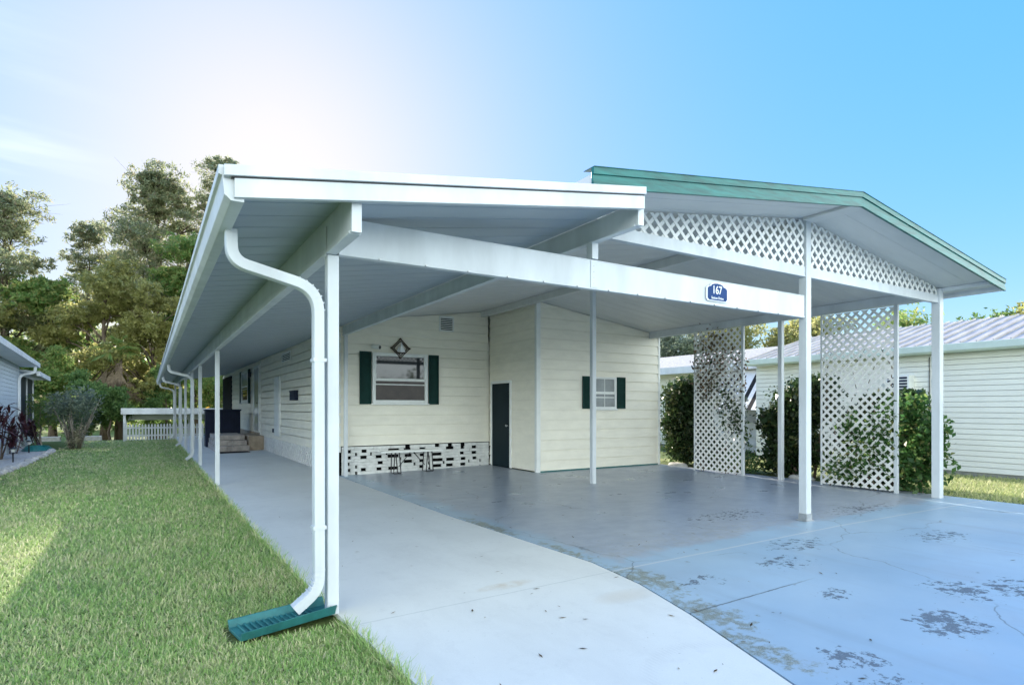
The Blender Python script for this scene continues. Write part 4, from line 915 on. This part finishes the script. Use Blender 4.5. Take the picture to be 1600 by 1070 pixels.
# cabbage palm with a skirt of dead fronds
px, py = -1.55, 43.0; pz = gh(px, py)
pt = thing('cabbage_palm', 'cabbage palm with a skirt of hanging dead brown fronds behind the lawn', 'palm', (px, py, pz))
mb = MB(); mb.tube([(px, py, pz-.1), (px+.05, py, 1.6), (px, py, 4.4)], [.24, .2, .2], 10); mk('trunk', mb, M['bark'], pt, smooth=True)
def fronds(mb, n, L, el0, el1, drop, wid, z):
    for k in range(n):
        a = k*2.399+RG.normal()*.2; el = el0+(el1-el0)*RG.random(); d = Vector((math.cos(a)*math.cos(el), math.sin(a)*math.cos(el), math.sin(el))); p = Vector((px, py, z+RG.normal()*.2)); pts = [p]
        for i in range(1, 7): q = d*(L*i/6)+Vector((0, 0, -drop*L*(i/6)**2)); pts.append(p+q)
        sd = d.cross(Vector((0, 0, 1))).normalized()
        mb.tube(pts[:5], .018, 4)
        for s in range(-5, 6):
            f = s/5; tip = pts[-1]+sd*f*wid*1.6-Vector((0, 0, abs(f)*wid*.6+drop*.25)); c = pts[3]; w = (pts[-1]-c).normalized().cross(sd)*.0+sd*.04
            m = c.lerp(tip, .55)+Vector((0, 0, .05)); mb.add([c-w*.4, c+w*.4, m+w, tip, m-w], [(0, 1, 2, 4), (4, 2, 3)])
mb = MB(); fronds(mb, 18, 1.7, -.5, .4, .8, .34, 3.9); mk('dead_fronds', mb, M['frond'], pt)
mb = MB(); fronds(mb, 26, 1.9, .1, 1.3, .4, .45, 4.6); mk('fronds', mb, M['mid'], pt)
M['straw'] = leaf_mat('straw_leaves', (.34, .29, .17), (.55, .50, .34), .4)
# lawn shrub with pale splayed stems
sx, sy = -2.35, 27.5
t = thing('garden_shrub', 'grey green open shrub with pale splayed stems standing on the lawn', 'shrub', (sx, sy, -.12))
mb = MB()
for k in range(16):
    a = k*.9; r1 = .3+.5*RG.random(); e = Vector((sx+r1*math.cos(a), sy+r1*math.sin(a), .9+.9*RG.random())); b = Vector((sx+.14*math.cos(a), sy+.14*math.sin(a), -.13)); mb.tube([b, b.lerp(e, .4)+Vector((0, 0, .15)), e], [.035, .025, .01], 6)
mk('stems', mb, M['palebark'], t, smooth=True)
mkq('foliage', leafcloud([(sx, sy, 1.35, .8, .8, .7, 1300), (sx+.3, sy, 1.7, .5, .5, .5, 420), (sx-.45, sy, 1.5, .45, .45, .45, 380)], .13, .35, .3, 20), 4, M['grey'], t)
mkq('base_leaves', leafcloud([(sx, sy, .38, .4, .4, .4, 520)], .12, .4, .4, 20), 4, M['straw'], t)
sx, sy = -3.75, 30.6
t = thing('garden_shrub', 'feathery pale shrub with thin stem beside the left home porch', 'shrub', (sx, sy, -.12)); mb = MB(); limbs(mb, (sx, sy, -.15), 1.7, .05, [(sx, sy, 1.5, .6, .5, .5, 1), (sx+.3, sy, 1.0, .5, .5, .4, 1)]); mk('stems', mb, M['palebark'], t)
mkq('foliage', leafcloud([(sx, sy, 1.5, .75, .6, .6, 900), (sx+.35, sy, .95, .5, .5, .4, 500)], .12, .3, .35, 18), 4, M['mid'], t)

# right side: hedge plants, vines and trees over the neighbour's roof
def trimmed(v, x, y, rx, ry, h):
    q = v.reshape(-1, 4, 3); c = q.mean(1); j = RG.normal(size=len(c))*.035
    return q[(np.abs(c[:, 0]-x) < rx+j) & (np.abs(c[:, 1]-y) < ry+j) & (c[:, 2] < h+j)].reshape(-1, 3)
def hedge(x, y, rx, ry, h, label, n):
    t = thing('hedge_bush', label, 'hedge', (x, y, -.03), 0, 'clipped hedge bushes by the carport'); mb = MB()
    for k in range(6): mb.tube([(x+RG.normal()*.1, y+RG.normal()*.2, -.1), (x+RG.normal()*.2, y+RG.normal()*.3, h*.6)], [.03, .012], 6)
    mk('stems', mb, M['bark'], t)
    c = []
    for k in range(14): c.append((x+RG.uniform(-.45, .45)*rx, y+RG.uniform(-.6, .6)*ry, .25+(h-.55)*k/13, rx*.8, ry*.66, .34, n//14))
    mkq('foliage', trimmed(np.concatenate([leafcloud(c, .065, .55, .42, 14), leafcloud([(a, b, z, p*.7, q*.8, r_*.9, 420) for a, b, z, p, q, r_, k in c], .14, .7, .5, 20)]), x, y, rx, ry, h), 4, M['hedge'], t)
hedge(11.7, 10.15, .5, 1.0, 2.2, 'dense dark hedge bush beside the shed corner', 20000)
hedge(11.8, 7.4, .5, .85, 2.1, 'dense dark hedge bush between the two lattice panels', 17000)
hedge(11.75, 6.0, .5, .85, 1.75, 'dark hedge bush behind the lattice panel next to the corner post', 15000)
t = thing('vine_shrub', 'leafy green shrub spilling round the edge of the corner lattice panel', 'shrub', (11.05, 4.85, 0)); mb = MB(); limbs(mb, (11.05, 4.85, -.1), 1.3, .03, [(11.05, 4.8, 1.0, .4, .4, .4, 1), (11.1, 5.0, .6, .4, .4, .3, 1)]); mk('stems', mb, M['bark'], t)
mkq('foliage', leafcloud([(11.1, 4.95, .45, .42, .42, .4, 1500), (11.1, 4.85, .95, .38, .36, .38, 1200), (11.1, 5.1, 1.35, .3, .3, .28, 500)], .10, .55, .35, 14), 4, M['vine'], t)
def climb(label, y0, y1, regions, mats, stems):
    t = thing('climbing_vine', label, 'vine', (10.64, (y0+y1)/2, 0)); mb = MB()
    for k in range(stems):
        y = RG.uniform(y0+.1, y1-.1); pts = [(10.65, y, 0)]
        for i in range(7): y = min(y1, max(y0, y+RG.normal()*.12)); pts.append((10.64+RG.normal()*.02, y, .35*(i+1)))
        mb.tube(pts, [.012-.001*i for i in range(8)], 5)
    mk('stems', mb, M['bark'], t)
    for nm, mm, reg, sz in zip(('foliage', 'dry_foliage'), mats, regions, (.085, .08)): mkq(nm, leafcloud(reg, sz, .5, .4, 12), 4, M[mm], t)
climb('brown dry vine climbing the lattice panel beside the shed', 8.0, 9.3,
      [[(10.64, 8.3, 1.4, .08, .35, .5, 420), (10.62, 8.1, 1.0, .08, .25, .5, 220), (10.66, 8.7, 1.9, .08, .5, .5, 260)], [(10.66, 8.8, 2.6, .08, .55, .55, 900), (10.66, 8.9, 1.95, .08, .5, .4, 520), (10.64, 8.15, 2.2, .07, .2, .6, 200)]], ('hedge', 'deadvine'), 6)
climb('green leafy vine climbing the lower corner lattice panel', 5.0, 6.3,
      [[(10.62, 5.4, .7, .08, .45, .5, 620), (10.60, 5.8, .35, .07, .45, .25, 420), (10.62, 5.15, 1.2, .08, .25, .45, 360), (10.61, 5.75, 1.1, .07, .3, .35, 200)]], ('vine',), 5)
t = thing('low_fern', 'low bright green ferny plant at the slab edge between the lattice and hedge', 'plant', (11.3, 8.5, 0)); mb = MB(); mb.tube([(11.3, 8.5, -.1), (11.3, 8.5, .3)], .015, 6); mk('stems', mb, M['bark'], t)
mkq('foliage', leafcloud([(11.35, 8.55, .25, .35, .5, .25, 700)], .10, .3, .4, 12), 4, M['vine'], t)
for x, y, w, lb in ((11.05, 10.2, .33, 'flat pale stone below the hedge bush by the shed'), (11.08, 7.0, .30, 'flat pale stone below the hedge bush by the middle post')):
    mb = MB(); mb.lathe((0, 0, 0), [(.10, 0), (.115, .05), (.09, .10), (.04, .11)], 10); mb.v = [(x+a*1.1+.02*math.sin(9*b), y+b*w*9.5/1.1, c-.03) for a, b, c in mb.v]; tag(mk('edging_slab', mb, M['curb'], None, .01, True), lb, 'stone')
RT = 'trees over the right neighbour roof'
for i, (x, y, h, w, mm, lb) in enumerate(((36, 16.3, 6.9, 3.2, 'mid', 'round bright tree over the roof left of the corner post'), (37.5, 13.2, 6.4, 2.9, 'dark', 'dark tree over the roof right of the corner post'), (38, 10.6, 7.0, 3.2, 'oak', 'yellowish tree over the neighbour roof near the right edge'), (38.5, 7.6, 7.5, 3.1, 'mid', 'olive tree over the neighbour roof at the right edge'),
        (34, 20.5, 7.2, 3.3, 'oak', 'pale tree seen above the far lattice panel'), (32, 24.5, 7.3, 3.2, 'oak', 'sparse pale tree seen between the lattice panels'), (29, 27.5, 7.0, 3.0, 'grey', 'grey twiggy tree seen over the roof beside the shed'))):
    tree('oak_tree', lb, x, y, h, .2, blob(h, w, 2.0, 13, 480, 60+i, .7), mm, .22, 'bark', RT, sub=.28)

# ------------------------------------------------------------------ grass blades
def blades(P, hgt, wid):
    n = len(P); a = RG.uniform(0, 2*np.pi, n); lean = RG.uniform(.4, 1.45, n); L = hgt*(.6+.8*RG.random(n))
    d = np.stack([np.cos(a)*np.sin(lean), np.sin(a)*np.sin(lean), np.cos(lean)], 1)*L[:, None]; b = a+np.pi/2+RG.normal(size=n)*.5
    s = np.stack([np.cos(b), np.sin(b), np.zeros(n)], 1)*(wid*(.7+.6*RG.random(n)))[:, None]/2
    return np.stack([P-s, P+s, P+d*.96+s*.25, P+d-s*.15], 1).reshape(-1, 3)
def edge_x(y): return np.interp(y, [-1, 1.2, 3, 4.6, 10, 16.9, 36], [1.4, 1.33, 1.25, 1.17, 1.1, 1.06, 1.06])
NB = 900000; r_ = np.exp(RG.uniform(np.log(1.6), np.log(34.5), NB)); a_ = RG.uniform(R(-17), R(48), NB)
x_, y_ = r_*np.sin(a_), r_*np.cos(a_)
keep = (x_ < edge_x(y_)-.005+.02*RG.random(NB)) & ~((y_ > 15) & (x_ < -2.8)) & (x_ > -6) & ~((x_ < -3.9) & (y_ > 13))
rr = r_[keep]; P = np.stack([x_[keep], y_[keep], np.full(keep.sum(), -.128)], 1); sc = np.clip(rr/5, 1, 4.5)
inb = (np.abs(P[:, 1]-4.37) < .17) & (P[:, 0] > .44)    # no blades through the splash trough
P, sc = P[~inb], sc[~inb]
far = P[:, 1] > 33.5; P, sc = P[~far], sc[~far]
bl = [blades(P, .04*np.clip(sc, 1, 1.3), .0105*sc)]
ye = RG.uniform(1.2, 33, 9000)**1.0; ye = 1.2+(ye-1.2)**2/31.8; xe = edge_x(ye)+RG.normal(size=9000)*.018-.012; ok = np.abs(ye-4.4) > .2
bl.append(blades(np.stack([xe, ye, np.full(9000, -.125)], 1)[ok], .10*np.ones(ok.sum()), .008*np.clip(ye[ok]/6, 1, 3)))
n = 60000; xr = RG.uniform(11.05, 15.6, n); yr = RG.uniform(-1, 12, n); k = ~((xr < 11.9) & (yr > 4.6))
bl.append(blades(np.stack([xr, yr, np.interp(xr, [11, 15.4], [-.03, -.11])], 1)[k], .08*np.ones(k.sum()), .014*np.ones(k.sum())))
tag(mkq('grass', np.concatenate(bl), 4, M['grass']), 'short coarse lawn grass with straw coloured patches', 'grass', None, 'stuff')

nf = 260; px_ = RG.uniform(1.3, 8.5, nf); py_ = RG.uniform(1.2, 9, nf); k = RG.random(nf) < np.exp(-((px_-3.4)/1.6)**2)+.12
Pf = np.stack([px_, py_, np.array([tz(v) for v in px_])+.006], 1)[k]; n = len(Pf); a = RG.uniform(0, 6.28, n); L = RG.uniform(.012, .035, n)
dv = np.stack([np.cos(a), np.sin(a), RG.normal(size=n)*.12], 1)*L[:, None]; sv = np.stack([-np.sin(a), np.cos(a), np.zeros(n)], 1)*(L*.25)[:, None]
tag(mkq('fallen_leaves', np.stack([Pf-dv, Pf+sv, Pf+dv, Pf-sv], 1).reshape(-1, 3), 4, M['deadvine']), 'tiny dry leaves and clippings scattered on the concrete', 'leaves', None, 'stuff')
